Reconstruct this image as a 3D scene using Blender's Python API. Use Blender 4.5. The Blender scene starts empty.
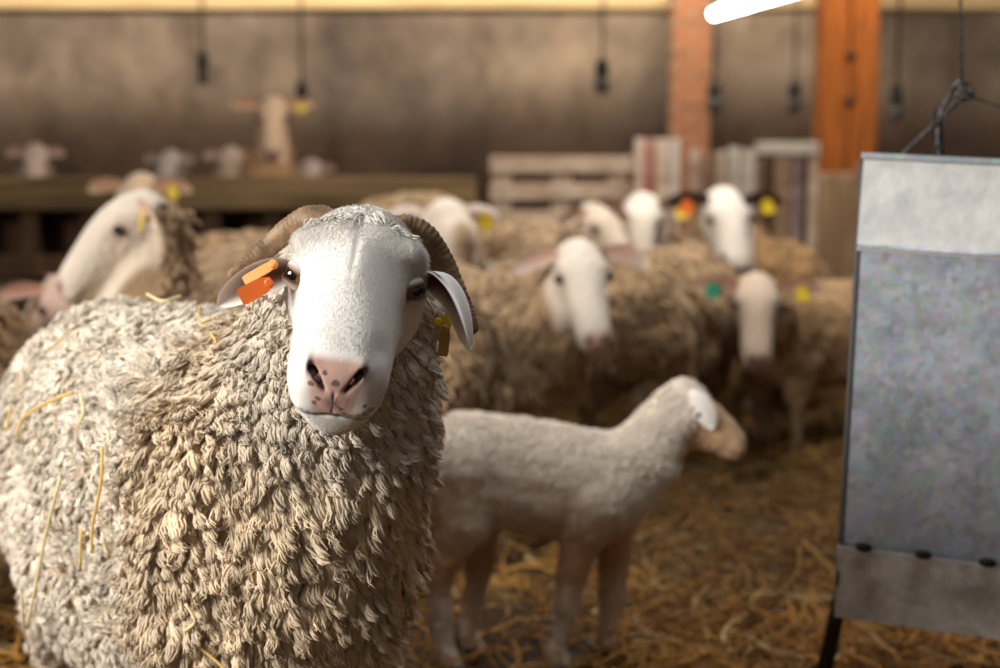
import bpy, math, random
import numpy as np
from mathutils import Matrix, Vector, Euler

# ------------------------------------------------------------------ camera, world, light
SC = bpy.context.scene
COL = SC.collection
CAM_H, TILT, FPX = 0.90, math.radians(6.5), 1389.0
cd = bpy.data.cameras.new('camera')
cam = bpy.data.objects.new('camera', cd); COL.objects.link(cam)
cam.location = (0, 0, CAM_H); cam.rotation_euler = (math.radians(90) - TILT, 0, 0)
cd.lens = 50.0; cd.sensor_width = 36.0; cd.clip_start = 0.05; cd.clip_end = 100
cd.dof.use_dof = True; cd.dof.focus_distance = 1.42; cd.dof.aperture_fstop = 3.0; cd.dof.aperture_blades = 9
SC.camera = cam
SC.view_settings.view_transform = 'Standard'; SC.view_settings.look = 'None'
SC.view_settings.gamma = 1.0; SC.view_settings.use_curve_mapping = False
SC.view_settings.exposure = 0.78

w = bpy.data.worlds.new('world'); SC.world = w; w.use_nodes = True
w.node_tree.nodes['Background'].inputs[0].default_value = (1.0, 0.90, 0.78, 1)
w.node_tree.nodes['Background'].inputs[1].default_value = 0.08

def area(name, loc, target, sx, sy, power, col, spread=180):
    l = bpy.data.lights.new(name, 'AREA'); l.shape = 'RECTANGLE'; l.size = sx; l.size_y = sy
    l.energy = power; l.color = col; l.spread = math.radians(spread)
    o = bpy.data.objects.new(name, l); COL.objects.link(o); o.location = loc
    o.rotation_euler = (Vector(target) - Vector(loc)).to_track_quat('-Z', 'Y').to_euler()
    return o
area('key_light_left', (-3.1, 0.0, 2.05), (-0.2, 1.7, 0.6), 1.7, 1.2, 78, (1.0, 0.96, 0.90), 140)  # key light added at the left; no window is built there
area('daylight_skylight_near', (0.2, 1.5, 3.3), (0.1, 2.2, 0.0), 1.6, 1.2, 15, (0.93, 0.96, 1.0))
area('fill_light_flock', (0.9, 4.6, 3.3), (0.5, 4.8, 0.0), 2.2, 1.4, 60, (1.0, 0.95, 0.88))  # fill light added above the flock; the roof has no panel there
area('daylight_eaves_wall', (-2.0, 8.9, 2.9), (-2.0, 9.9, 1.9), 8.0, 0.2, 120, (1.0, 0.90, 0.74))
area('daylight_eaves_post', (2.4, 7.6, 2.9), (2.4, 9.5, 1.3), 2.0, 0.4, 32, (1.0, 0.88, 0.70))

# ------------------------------------------------------------------ geometry of the view
CF = np.array([0, math.cos(TILT), -math.sin(TILT)]); CU = np.array([0, math.sin(TILT), math.cos(TILT)])
CX = np.array([1.0, 0, 0]); CC = np.array([0, 0, CAM_H])
def P(px, py, D):
    return CC + D * (CF + (px - 500) / FPX * CX + (334 - py) / FPX * CU)
def XY(px, D):
    p = P(px, 334, D); return np.array([p[0], D])
def nrm(v):
    v = np.asarray(v, float); return v / np.maximum(np.linalg.norm(v, axis=-1, keepdims=True), 1e-9)
def sstep(a, b, x):
    t = np.clip((x - a) / (b - a), 0, 1); return t * t * (3 - 2 * t)

# value noise in three dimensions
def _hash(i, j, k, s):
    n = (i * 374761393 + j * 668265263 + k * 2147483647 + s * 974711) & 0xFFFFFFFF
    n = ((n ^ (n >> 13)) * 1274126177) & 0xFFFFFFFF
    return ((n ^ (n >> 16)) & 0xFFFF) / 32767.5 - 1.0
def noise3(p, f=1.0, s=0):
    q = np.asarray(p) * f + 100.0
    i = np.floor(q).astype(np.int64); u = q - i; u = u * u * (3 - 2 * u)
    r = 0
    for a in (0, 1):
        wa = u[:, 0] if a else 1 - u[:, 0]
        for b in (0, 1):
            wb = u[:, 1] if b else 1 - u[:, 1]
            for c in (0, 1):
                wc = u[:, 2] if c else 1 - u[:, 2]
                r = r + wa * wb * wc * _hash(i[:, 0] + a, i[:, 1] + b, i[:, 2] + c, s)
    return r

# ------------------------------------------------------------------ materials
def new_mat(name):
    m = bpy.data.materials.new(name); m.use_nodes = True
    nt = m.node_tree; b = nt.nodes['Principled BSDF']; return m, nt, b
def N(nt, t, **k):
    n = nt.nodes.new(t)
    for a, v in k.items(): setattr(n, a, v)
    return n
def ramp(nt, fac, stops):
    r = N(nt, 'ShaderNodeValToRGB'); cr = r.color_ramp
    while len(cr.elements) < len(stops): cr.elements.new(0.5)
    for e, (p, c) in zip(cr.elements, stops): e.position = p; e.color = (*c, 1)
    nt.links.new(fac, r.inputs[0]); return r.outputs[0]
def mottled(name, stops, scale=5, detail=6, rough=0.9, metal=0.0, bump=0.3, bscale=40, stretch=(1, 1, 1), spec=0.3, bdist=0.01):
    m, nt, b = new_mat(name)
    tc = N(nt, 'ShaderNodeTexCoord'); mp = N(nt, 'ShaderNodeMapping'); mp.inputs['Scale'].default_value = stretch
    nt.links.new(tc.outputs['Object'], mp.inputs[0])
    n1 = N(nt, 'ShaderNodeTexNoise'); n1.inputs['Scale'].default_value = scale; n1.inputs['Detail'].default_value = detail
    n1.inputs['Roughness'].default_value = 0.65
    nt.links.new(mp.outputs[0], n1.inputs[0])
    nt.links.new(ramp(nt, n1.outputs[0], stops), b.inputs['Base Color'])
    n2 = N(nt, 'ShaderNodeTexNoise'); n2.inputs['Scale'].default_value = bscale; n2.inputs['Detail'].default_value = 4
    nt.links.new(mp.outputs[0], n2.inputs[0])
    bp = N(nt, 'ShaderNodeBump'); bp.inputs['Strength'].default_value = bump; bp.inputs['Distance'].default_value = bdist
    nt.links.new(n2.outputs[0], bp.inputs['Height']); nt.links.new(bp.outputs[0], b.inputs['Normal'])
    b.inputs['Roughness'].default_value = rough; b.inputs['Metallic'].default_value = metal
    b.inputs['Specular IOR Level'].default_value = spec
    return m
def attr_mat(name, rough=0.9, spec=0.15, sheen=0.0, sss=0.0, bump=0.0, bscale=200, bdist=0.002):
    m, nt, b = new_mat(name)
    a = N(nt, 'ShaderNodeAttribute', attribute_name='Col'); nt.links.new(a.outputs['Color'], b.inputs['Base Color'])
    b.inputs['Roughness'].default_value = rough; b.inputs['Specular IOR Level'].default_value = spec
    b.inputs['Sheen Weight'].default_value = sheen
    if sss:
        b.inputs['Subsurface Weight'].default_value = sss; b.inputs['Subsurface Radius'].default_value = (0.012, 0.006, 0.004)
        b.inputs['Subsurface Scale'].default_value = 0.6
    if bump:
        tc = N(nt, 'ShaderNodeTexCoord'); n2 = N(nt, 'ShaderNodeTexNoise'); n2.inputs['Scale'].default_value = bscale
        n2.inputs['Detail'].default_value = 5; nt.links.new(tc.outputs['Object'], n2.inputs[0])
        bp = N(nt, 'ShaderNodeBump'); bp.inputs['Strength'].default_value = bump; bp.inputs['Distance'].default_value = bdist
        nt.links.new(n2.outputs[0], bp.inputs['Height']); nt.links.new(bp.outputs[0], b.inputs['Normal'])
    return m
def plain(name, col, rough=0.5, metal=0.0, spec=0.5, emit=0, trans=0):
    m, nt, b = new_mat(name); b.inputs['Base Color'].default_value = (*col, 1); b.inputs['Roughness'].default_value = rough
    b.inputs['Metallic'].default_value = metal; b.inputs['Specular IOR Level'].default_value = spec
    if emit: b.inputs['Emission Color'].default_value = (1, 0.97, 0.9, 1); b.inputs['Emission Strength'].default_value = emit
    if trans: b.inputs['Subsurface Weight'].default_value = trans; b.inputs['Subsurface Radius'].default_value = (0.01, 0.006, 0.003)
    return m

M_skin = attr_mat('short_hair_coat', rough=0.85, spec=0.12, sheen=0.15, sss=0.12, bump=0.15, bscale=260, bdist=0.002)
M_coat = attr_mat('sheep_coat', rough=0.95, spec=0.08, sheen=0.2, bump=0.6, bscale=60, bdist=0.01)
M_wool = attr_mat('wool_locks', rough=0.95, spec=0.05, sheen=0.25)
M_hair = attr_mat('fine_hair', rough=0.8, spec=0.15, sheen=0.2)
M_ear = attr_mat('ear_skin', rough=0.8, spec=0.15, sss=0.2)
M_horn = mottled('ridged_horn', [(0.3, (0.07, 0.035, 0.015)), (0.5, (0.19, 0.11, 0.055)), (0.7, (0.36, 0.25, 0.14))], scale=30, rough=0.55, bump=0.5, bscale=120, bdist=0.002, spec=0.4)
M_straw = attr_mat('straw', rough=0.6, spec=0.35)
M_orange = plain('orange_plastic', (0.80, 0.17, 0.025), 0.45, trans=0.3)
M_paleorange = plain('faded_orange_plastic', (0.85, 0.36, 0.10), 0.5, trans=0.3)
M_yellow = plain('yellow_plastic', (0.72, 0.50, 0.02), 0.5)
M_ochre = plain('ochre_plastic', (0.42, 0.22, 0.025), 0.5)
M_green = plain('green_plastic', (0.01, 0.30, 0.17), 0.45)
M_whitetag = plain('white_plastic', (0.7, 0.7, 0.66), 0.5)
M_dark = plain('dark_iron', (0.02, 0.018, 0.016), 0.6, 0.6)
M_wire = mottled('twisted_wire', [(0.35, (0.03, 0.028, 0.026)), (0.65, (0.16, 0.15, 0.14))], scale=90, rough=0.5, metal=0.7, bump=0.3, bscale=150)
M_hoof = plain('hoof', (0.05, 0.035, 0.025), 0.7)

# eye: amber iris with a horizontal dark pupil
def eye_mat():
    m, nt, b = new_mat('amber_eye')
    tc = N(nt, 'ShaderNodeTexCoord'); sp = N(nt, 'ShaderNodeSeparateXYZ'); nt.links.new(tc.outputs['Object'], sp.inputs[0])
    def mth(op, a, c=None):
        n = N(nt, 'ShaderNodeMath', operation=op)
        for i, v in enumerate((a, c)):
            if v is None: continue
            if isinstance(v, (int, float)): n.inputs[i].default_value = v
            else: nt.links.new(v, n.inputs[i])
        return n.outputs[0]
    a = mth('MULTIPLY', sp.outputs[0], 1 / 0.0075); c = mth('MULTIPLY', sp.outputs[1], 1 / 0.0042)
    d = mth('ADD', mth('POWER', mth('ABSOLUTE', a), 2.5), mth('POWER', mth('ABSOLUTE', c), 2.5))
    col = ramp(nt, mth('MULTIPLY', d, 0.25), [(0.0, (0.004, 0.003, 0.004)), (0.24, (0.006, 0.004, 0.005)), (0.40, (0.17, 0.075, 0.018)), (0.9, (0.09, 0.035, 0.012))])
    nt.links.new(col, b.inputs['Base Color']); b.inputs['Roughness'].default_value = 0.06
    b.inputs['Coat Weight'].default_value = 0.8; b.inputs['Coat Roughness'].default_value = 0.02
    return m
M_eye = eye_mat()
M_darkeye = plain('dark_eye', (0.02, 0.012, 0.01), 0.15)

# ------------------------------------------------------------------ mesh helpers
def link_mesh(name, V, F, mat, parent=None, col=None, smooth=True, Minv=None, mats=None, midx=None):
    V = np.asarray(V, np.float64)
    if Minv is not None: V = V @ Minv[:3, :3].T + Minv[:3, 3]
    me = bpy.data.meshes.new(name)
    if isinstance(F, np.ndarray):
        n = len(F); k = F.shape[1]
        me.vertices.add(len(V)); me.vertices.foreach_set('co', V.astype(np.float32).ravel())
        me.loops.add(n * k); me.loops.foreach_set('vertex_index', F.astype(np.int32).ravel())
        me.polygons.add(n); me.polygons.foreach_set('loop_start', np.arange(0, n * k, k, dtype=np.int32))
        me.update(calc_edges=True)
    else:
        me.from_pydata([tuple(v) for v in V], [], F); me.update()
    if smooth: me.polygons.foreach_set('use_smooth', np.ones(len(me.polygons), bool))
    if col is not None:
        a = me.color_attributes.new('Col', 'FLOAT_COLOR', 'POINT')
        c = np.ones((len(V), 4), np.float32); c[:, :3] = col; a.data.foreach_set('color', c.ravel())
    for m in (mats or [mat]): me.materials.append(m)
    if midx is not None: me.polygons.foreach_set('material_index', np.asarray(midx, np.int32))
    o = bpy.data.objects.new(name, me); COL.objects.link(o)
    if parent is not None: o.parent = parent
    return o
def tag(o, label=None, cat=None, group=None, kind=None):
    if label: o['label'] = label
    if cat: o['category'] = cat
    if group: o['group'] = group
    if kind: o['kind'] = kind
    return o
def empty(name, loc=(0, 0, 0), rz=0.0):
    o = bpy.data.objects.new(name, None); COL.objects.link(o); o.location = loc; o.rotation_euler = (0, 0, rz)
    o.empty_display_size = 0.1; return o
class MB:
    """collects shapes for one mesh"""
    def __init__(s): s.V = []; s.F = []; s.C = []; s.n = 0
    def add(s, V, F, c=(1, 1, 1)):
        V = np.asarray(V, float); s.V.append(V); s.F += [tuple(int(i) + s.n for i in f) for f in F]; s.n += len(V)
        c = np.asarray(c, float); s.C.append(np.broadcast_to(c, (len(V), 3)))
        return s
    def box(s, c, size, rot=None, bev=0.0, col=(1, 1, 1), jitter=0, rng=None):
        c = np.asarray(c, float); h = np.asarray(size, float) / 2
        b = min(bev, h.min() * 0.9)
        V = []; idx = {}
        for sx in (-1, 1):
            for sy in (-1, 1):
                for sz in (-1, 1):
                    for ax in range(3):
                        p = np.array([sx, sy, sz]) * h; q = p - np.array([sx, sy, sz]) * b
                        q[ax] = p[ax]; idx[(sx, sy, sz, ax)] = len(V); V.append(q)
        F = []
        for ax in range(3):
            o1, o2 = [(1, 2), (2, 0), (0, 1)][ax]
            for sg in (-1, 1):
                loop = []
                for a, b2 in ((-1, -1), (1, -1), (1, 1), (-1, 1)):
                    k = [0, 0, 0]; k[ax] = sg; k[o1] = a; k[o2] = b2; loop.append(idx[(*k, ax)])
                F.append(loop if sg > 0 else loop[::-1])
        for ax in range(3):      # edges along ax
            o1, o2 = [(1, 2), (2, 0), (0, 1)][ax]
            for a in (-1, 1):
                for b2 in (-1, 1):
                    def K(e, face):
                        k = [0, 0, 0]; k[ax] = e; k[o1] = a; k[o2] = b2; return idx[(*k, face)]
                    f = [K(-1, o1), K(1, o1), K(1, o2), K(-1, o2)]
                    F.append(f if a * b2 < 0 else f[::-1])
        for sx in (-1, 1):
            for sy in (-1, 1):
                for sz in (-1, 1):
                    f = [idx[(sx, sy, sz, a)] for a in range(3)]
                    F.append(f if sx * sy * sz > 0 else f[::-1])
        V = np.array(V)
        if jitter and rng is not None: V = V + (rng.random((1, 3)) - 0.5) * 0
        if rot is not None: V = V @ np.array(Euler(rot).to_matrix()).T
        return s.add(V + c, F, col)
    def tube(s, pts, rad, k=10, flat=1.0, up=(0, 0, 1), cap=True, col=(1, 1, 1)):
        V, F = sweep(pts, rad, k, flat, up, cap); return s.add(V, F, col)
    def build(s, name, mat, parent=None, smooth=False, Minv=None):
        return link_mesh(name, np.vstack(s.V), s.F, mat, parent, np.vstack(s.C), smooth, Minv)
def sweep(pts, rad, k=10, flat=1.0, up=(0, 0, 1), cap=True):
    pts = np.asarray(pts, float); n = len(pts); rad = np.broadcast_to(np.asarray(rad, float), (n,))
    T = nrm(np.gradient(pts, axis=0)); up = np.asarray(up, float)
    V = []
    for i in range(n):
        u = np.cross(T[i], up if up.ndim == 1 else up[i])
        if np.linalg.norm(u) < 1e-4: u = np.cross(T[i], (0.3, 1, 0.1))
        u = u / np.linalg.norm(u); v = np.cross(u, T[i])
        for j in range(k):
            a = 2 * math.pi * j / k; V.append(pts[i] + rad[i] * (math.cos(a) * u + math.sin(a) * v * flat))
    F = [(i * k + j, (i + 1) * k + j, (i + 1) * k + (j + 1) % k, i * k + (j + 1) % k) for i in range(n - 1) for j in range(k)]
    if cap: F += [tuple(range(k)), tuple(range((n - 1) * k, n * k))[::-1]]
    return np.array(V), F
def catmull(pts, m=8):
    p = np.asarray(pts, float); p = np.vstack([2 * p[0] - p[1], p, 2 * p[-1] - p[-2]]); out = []
    for i in range(1, len(p) - 2):
        for t in np.linspace(0, 1, m, endpoint=False):
            a, b, c, d = p[i - 1], p[i], p[i + 1], p[i + 2]
            out.append(0.5 * (2 * b + (c - a) * t + (2 * a - 5 * b + 4 * c - d) * t * t + (3 * b - a - 3 * c + d) * t ** 3))
    out.append(p[-2]); return np.array(out)
def ellipsoid(c, r, R=None, nu=24, nv=14):
    V = [(0, 0, 1)]; F = []
    for i in range(1, nv):
        for j in range(nu):
            a = math.pi * i / nv; b = 2 * math.pi * j / nu; V.append((math.sin(a) * math.cos(b), math.sin(a) * math.sin(b), math.cos(a)))
    V.append((0, 0, -1))
    for j in range(nu): F.append((0, 1 + j, 1 + (j + 1) % nu))
    for i in range(nv - 2):
        for j in range(nu):
            F.append((1 + i * nu + j, 1 + (i + 1) * nu + j, 1 + (i + 1) * nu + (j + 1) % nu, 1 + i * nu + (j + 1) % nu))
    L = len(V) - 1; o = 1 + (nv - 2) * nu
    for j in range(nu): F.append((L, o + (j + 1) % nu, o + j))
    V = np.array(V) * np.asarray(r, float)
    if R is not None: V = V @ np.asarray(R).T
    return V + np.asarray(c, float), F
def capsule(p0, r0, p1, r1, k=14):
    p0 = np.asarray(p0, float); p1 = np.asarray(p1, float); d = p1 - p0; L = np.linalg.norm(d) + 1e-9; d = d / L
    pts, rad = [], []
    for a in np.linspace(-90, 0, 5): pts.append(p0 + d * r0 * math.sin(math.radians(a))); rad.append(max(1e-3, r0 * math.cos(math.radians(a))))
    for a in np.linspace(0, 90, 5): pts.append(p1 + d * r1 * math.sin(math.radians(a))); rad.append(max(1e-3, r1 * math.cos(math.radians(a))))
    up = (0, 0, 1) if abs(d[2]) < 0.9 else (1, 0, 0)
    V = []; u = nrm(np.cross(d, up)); v = np.cross(u, d)
    for q, r in zip(pts, rad):
        for j in range(k):
            a = 2 * math.pi * j / k; V.append(q + r * (math.cos(a) * u + math.sin(a) * v))
    n = len(pts)
    F = [(i * k + j, (i + 1) * k + j, (i + 1) * k + (j + 1) % k, i * k + (j + 1) % k) for i in range(n - 1) for j in range(k)]
    F += [tuple(range(k)), tuple(range((n - 1) * k, n * k))[::-1]]
    return np.array(V), F
def remeshed(shapes, voxel, smooth_iter=6):
    """one continuous surface from overlapping volumes"""
    mb = MB()
    for V, F in shapes: mb.add(V, F)
    me = bpy.data.meshes.new('tmp'); me.from_pydata([tuple(v) for v in np.vstack(mb.V)], [], mb.F); me.update()
    o = bpy.data.objects.new('tmp', me); COL.objects.link(o)
    r = o.modifiers.new('r', 'REMESH'); r.mode = 'VOXEL'; r.voxel_size = voxel
    s = o.modifiers.new('s', 'SMOOTH'); s.iterations = smooth_iter; s.factor = 0.5
    dg = bpy.context.evaluated_depsgraph_get(); ev = o.evaluated_get(dg); m2 = ev.to_mesh()
    V = np.empty(len(m2.vertices) * 3, np.float32); m2.vertices.foreach_get('co', V); V = V.reshape(-1, 3).astype(float)
    L = np.empty(len(m2.loops), np.int32); m2.loops.foreach_get('vertex_index', L)
    F = L.reshape(-1, 4) if len(L) == 4 * len(m2.polygons) else None
    if F is None: raise RuntimeError('remesh gave non-quads')
    ev.to_mesh_clear(); bpy.data.objects.remove(o); bpy.data.meshes.remove(me)
    return V, F
def vnormals(V, F):
    a = np.cross(V[F[:, 2]] - V[F[:, 0]], V[F[:, 3]] - V[F[:, 1]]); Nn = np.zeros_like(V)
    for k in range(4): np.add.at(Nn, F[:, k], a)
    return nrm(Nn)
def sample_surface(V, F, n, weight, rng):
    """n random points, with normals, on the quads; weight per vertex"""
    T = np.vstack([F[:, [0, 1, 2]], F[:, [0, 2, 3]]]); Nn = vnormals(V, F)
    A = np.linalg.norm(np.cross(V[T[:, 1]] - V[T[:, 0]], V[T[:, 2]] - V[T[:, 0]]), axis=1) * weight[T].mean(1)
    c = np.cumsum(A); ix = np.minimum(np.searchsorted(c, rng.random(n) * c[-1]), len(T) - 1)
    a = rng.random(n); b = rng.random(n); s = np.sqrt(a); w0, w1, w2 = 1 - s, s * (1 - b), s * b
    t = T[ix]; f = lambda X: X[t[:, 0]] * w0[:, None] + X[t[:, 1]] * w1[:, None] + X[t[:, 2]] * w2[:, None]
    return f(V), nrm(f(Nn))
def locks(p, nm, flow, L, W, rng, wav=0.5, lift=0.5, segs=6, k=4, turns=1.3, sink=0.004, prof=None, tip=None, pull=0.7, ph=None, amp_k=1.0):
    """curled tapering locks of wool as tubes"""
    n = len(p); L = np.broadcast_to(L, (n,))[:, None]; W = np.broadcast_to(W, (n,))[:, None]
    F = nrm(flow - (flow * nm).sum(1, keepdims=True) * nm); B = np.cross(nm, F)
    ph = rng.random((n, 1)) * 6.283 if ph is None else ph[:, None] + rng.random((n, 1)) * 1.2; tr = turns * (0.7 + 0.6 * rng.random((n, 1)))
    ts = np.linspace(0, 1, segs + 1); rings = []
    cs = []
    for t in ts:
        q = p - nm * sink + L * (nm * lift * (t * (1.35 - 0.65 * t)) + F * (t * 0.35 + t * t * 0.65) * math.sqrt(max(0.05, 1 - lift * lift * 0.5)))
        if tip is not None: q = q + (tip - q) * (pull * t ** 1.4)
        amp = W * wav * math.sqrt(t) * 1.2 * amp_k
        q = q + B * amp * np.sin(6.283 * tr * t + ph) + nm * amp * 0.6 * np.cos(6.283 * tr * t + ph)
        cs.append(q)
    cs = np.array(cs)                                   # segs+1, n, 3
    T = nrm(np.gradient(cs, axis=0)); U = nrm(np.cross(T, nm[None] + 0.2 * F[None])); Vv = np.cross(U, T)
    pr = prof if prof is not None else np.interp(ts, [0, 0.2, 0.55, 0.8, 1], [0.75, 1.0, 0.95, 0.7, 0.12])
    V = np.empty((segs + 1, n, k, 3))
    for j in range(k):
        a = 2 * math.pi * j / k
        V[:, :, j] = cs + (math.cos(a) * U + math.sin(a) * Vv) * (W[None] / 2 * pr[:, None, None])
    V = V.transpose(1, 0, 2, 3).reshape(-1, 3)
    f = []
    for i in range(segs):
        for j in range(k): f.append((i * k + j, (i + 1) * k + j, (i + 1) * k + (j + 1) % k, i * k + (j + 1) % k))
    f = np.array(f); S = (segs + 1) * k
    Fq = (f[None] + (np.arange(n) * S)[:, None, None]).reshape(-1, 4)
    return V, Fq, S

# ------------------------------------------------------------------ sheep head
HEAD = np.array([  # along, half width, top, bottom, squareness
    (-0.045, 0.012, -0.010, -0.040, 2.0), (-0.038, 0.036, 0.012, -0.062, 2.0), (-0.020, 0.054, 0.032, -0.085, 2.1),
    (0.010, 0.064, 0.046, -0.105, 2.1), (0.045, 0.070, 0.053, -0.122, 2.15), (0.080, 0.0690, 0.053, -0.124, 2.2),
    (0.115, 0.0585, 0.047, -0.117, 2.2), (0.150, 0.0520, 0.038, -0.106, 2.25), (0.185, 0.0485, 0.028, -0.096, 2.3),
    (0.215, 0.0470, 0.019, -0.090, 2.3), (0.240, 0.0460, 0.009, -0.089, 2.3), (0.256, 0.0430, 0.000, -0.087, 2.3),
    (0.267, 0.0370, -0.009, -0.082, 2.2), (0.274, 0.0280, -0.018, -0.073, 2.1), (0.278, 0.010, -0.030, -0.050, 2.0)])
def head_shape(nu=64, nv=48, fine=False):
    s = np.linspace(0, 1, nu); key = np.linspace(0, 1, len(HEAD))
    from_rows = []
    # smooth interpolation through the section table
    tab = np.array([catmull_eval(HEAD, x * (len(HEAD) - 1)) for x in s])
    V = []
    a = np.linspace(0, 2 * math.pi, nv, endpoint=False)
    for y, wd, top, bot, ex in tab:
        wd = max(wd, 0.004); zc = top * 0.62 + bot * 0.38
        ca, sa = np.cos(a), np.sin(a)
        x = wd * np.sign(ca) * np.abs(ca) ** (2 / ex)
        z = np.where(sa >= 0, zc + (top - zc) * np.abs(sa) ** (2 / ex), zc - (zc - bot) * np.abs(sa) ** (2 / ex))
        x = x * np.where(sa < 0, 1 - 0.30 * np.abs(sa) ** 1.3, 1 - (0.10 + 0.16 * float(sstep(0.09, 0.02, np.array(y)))) * np.abs(sa))
        V.append(np.stack([x, np.full(nv, y), z], 1))
    V = np.vstack(V)
    if fine: V[-nv:] = V[-nv:].mean(0) + (0, 0.0008, 0); V[:nv] = V[:nv].mean(0)
    F = [(i * nv + j, (i + 1) * nv + j, (i + 1) * nv + (j + 1) % nv, i * nv + (j + 1) % nv) for i in range(nu - 1) for j in range(nv)]
    F = np.array(F)
    caps = [tuple(range(nv))[::-1], tuple(range((nu - 1) * nv, nu * nv))]
    def brush(c, r, amt, sym=True, dirn=None):
        nonlocal V
        Nn = vnormals(V, F); c = np.asarray(c, float); r = np.asarray(r, float) * np.ones(3)
        for sg in ((1, -1) if sym else (1,)):
            cc = c * (sg, 1, 1); d = (((V - cc) / r) ** 2).sum(1); wgt = np.exp(-d * 1.5)
            V = V + (Nn if dirn is None else np.asarray(dirn) * (sg, 1, 1)) * (amt * wgt)[:, None]
    brush((0.060, 0.068, 0.030), 0.026, 0.009)          # brow
    brush((0.066, 0.050, -0.070), (0.03, 0.05, 0.045), 0.006)   # cheek
    brush((0.058, 0.130, -0.012), (0.03, 0.030, 0.020), -0.005)  # below the eye
    brush((0.0, 0.150, 0.046), (0.020, 0.09, 0.02), 0.004, False)  # bridge of the nose
    brush((0.050, 0.20, -0.050), (0.03, 0.05, 0.022), 0.003)
    brush((0.070, 0.088, 0.004), (0.02, 0.017, 0.013), -0.007)   # eye socket
    brush((0.024, 0.262, -0.048), (0.016, 0.02, 0.010), 0.0035)  # upper lip
    brush((0.022, 0.255, -0.010), (0.010, 0.014, 0.010), 0.004)  # nostril wing
    if fine:
        brush((0.050, 0.074, 0.036), (0.024, 0.026, 0.018), 0.007)     # heavy brow
        brush((0.062, 0.112, 0.004), (0.016, 0.016, 0.013), -0.004)
        brush((0.001, 0.115, 0.048), (0.0035, 0.055, 0.02), -0.0016, False); brush((0.0, 0.055, 0.052), (0.012, 0.03, 0.02), -0.003, False)
        brush((0.026, 0.060, 0.050), (0.020, 0.03, 0.02), 0.004)
        brush((0.033, 0.225, -0.004), (0.014, 0.022, 0.014), -0.003)
        brush((0.072, 0.086, 0.0155), (0.015, 0.017, 0.004), 0.0042)  # upper lid
        brush((0.072, 0.090, -0.007), (0.015, 0.015, 0.004), 0.0026)  # lower lid
        for q in np.linspace(0, 1, 15):                         # nostril slits, curving down and in
            brush((0.023 - 0.014 * q, 0.258 + 0.012 * q, -0.009 - 0.017 * q), (0.0038, 0.009, 0.0038), -0.0033 * (1 - 0.6 * q))
        for q in np.linspace(0, 1, 5): brush((0, 0.272, -0.030 - 0.018 * q), (0.0022, 0.014, 0.004), -0.0016, False)
        for q in np.linspace(0, 1, 26):                        # mouth
            brush((0.002 + 0.036 * q, 0.272 - 0.040 * q ** 1.6, -0.053 - 0.004 * q), (0.0048, 0.008, 0.0022), -0.0013)
    return V, F, caps
def catmull_eval(tab, x):
    i = int(min(max(math.floor(x), 0), len(tab) - 2)); t = x - i
    g = lambda k: tab[min(max(k, 0), len(tab) - 1)]
    a, b, c, d = g(i - 1), g(i), g(i + 1), g(i + 2)
    return 0.5 * (2 * b + (c - a) * t + (2 * a - 5 * b + 4 * c - d) * t * t + (3 * b - a - 3 * c + d) * t ** 3)
def head_matrix(poll, ang, pitch, roll, s=1.0):
    """ang: 0 = nose towards the camera, 90 = to the right of the photo, 180 = away"""
    a = math.radians(ang); yaw = math.atan2(-math.sin(a), -math.cos(a))
    R = Matrix.Rotation(yaw, 3, 'Z') @ Matrix.Rotation(-math.radians(pitch), 3, 'X') @ Matrix.Rotation(math.radians(roll), 3, 'Y')
    M = np.eye(4); M[:3, :3] = np.array(R) * s; M[:3, 3] = poll; return M
def ap(M, V): return np.asarray(V, float) @ M[:3, :3].T + M[:3, 3]

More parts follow.
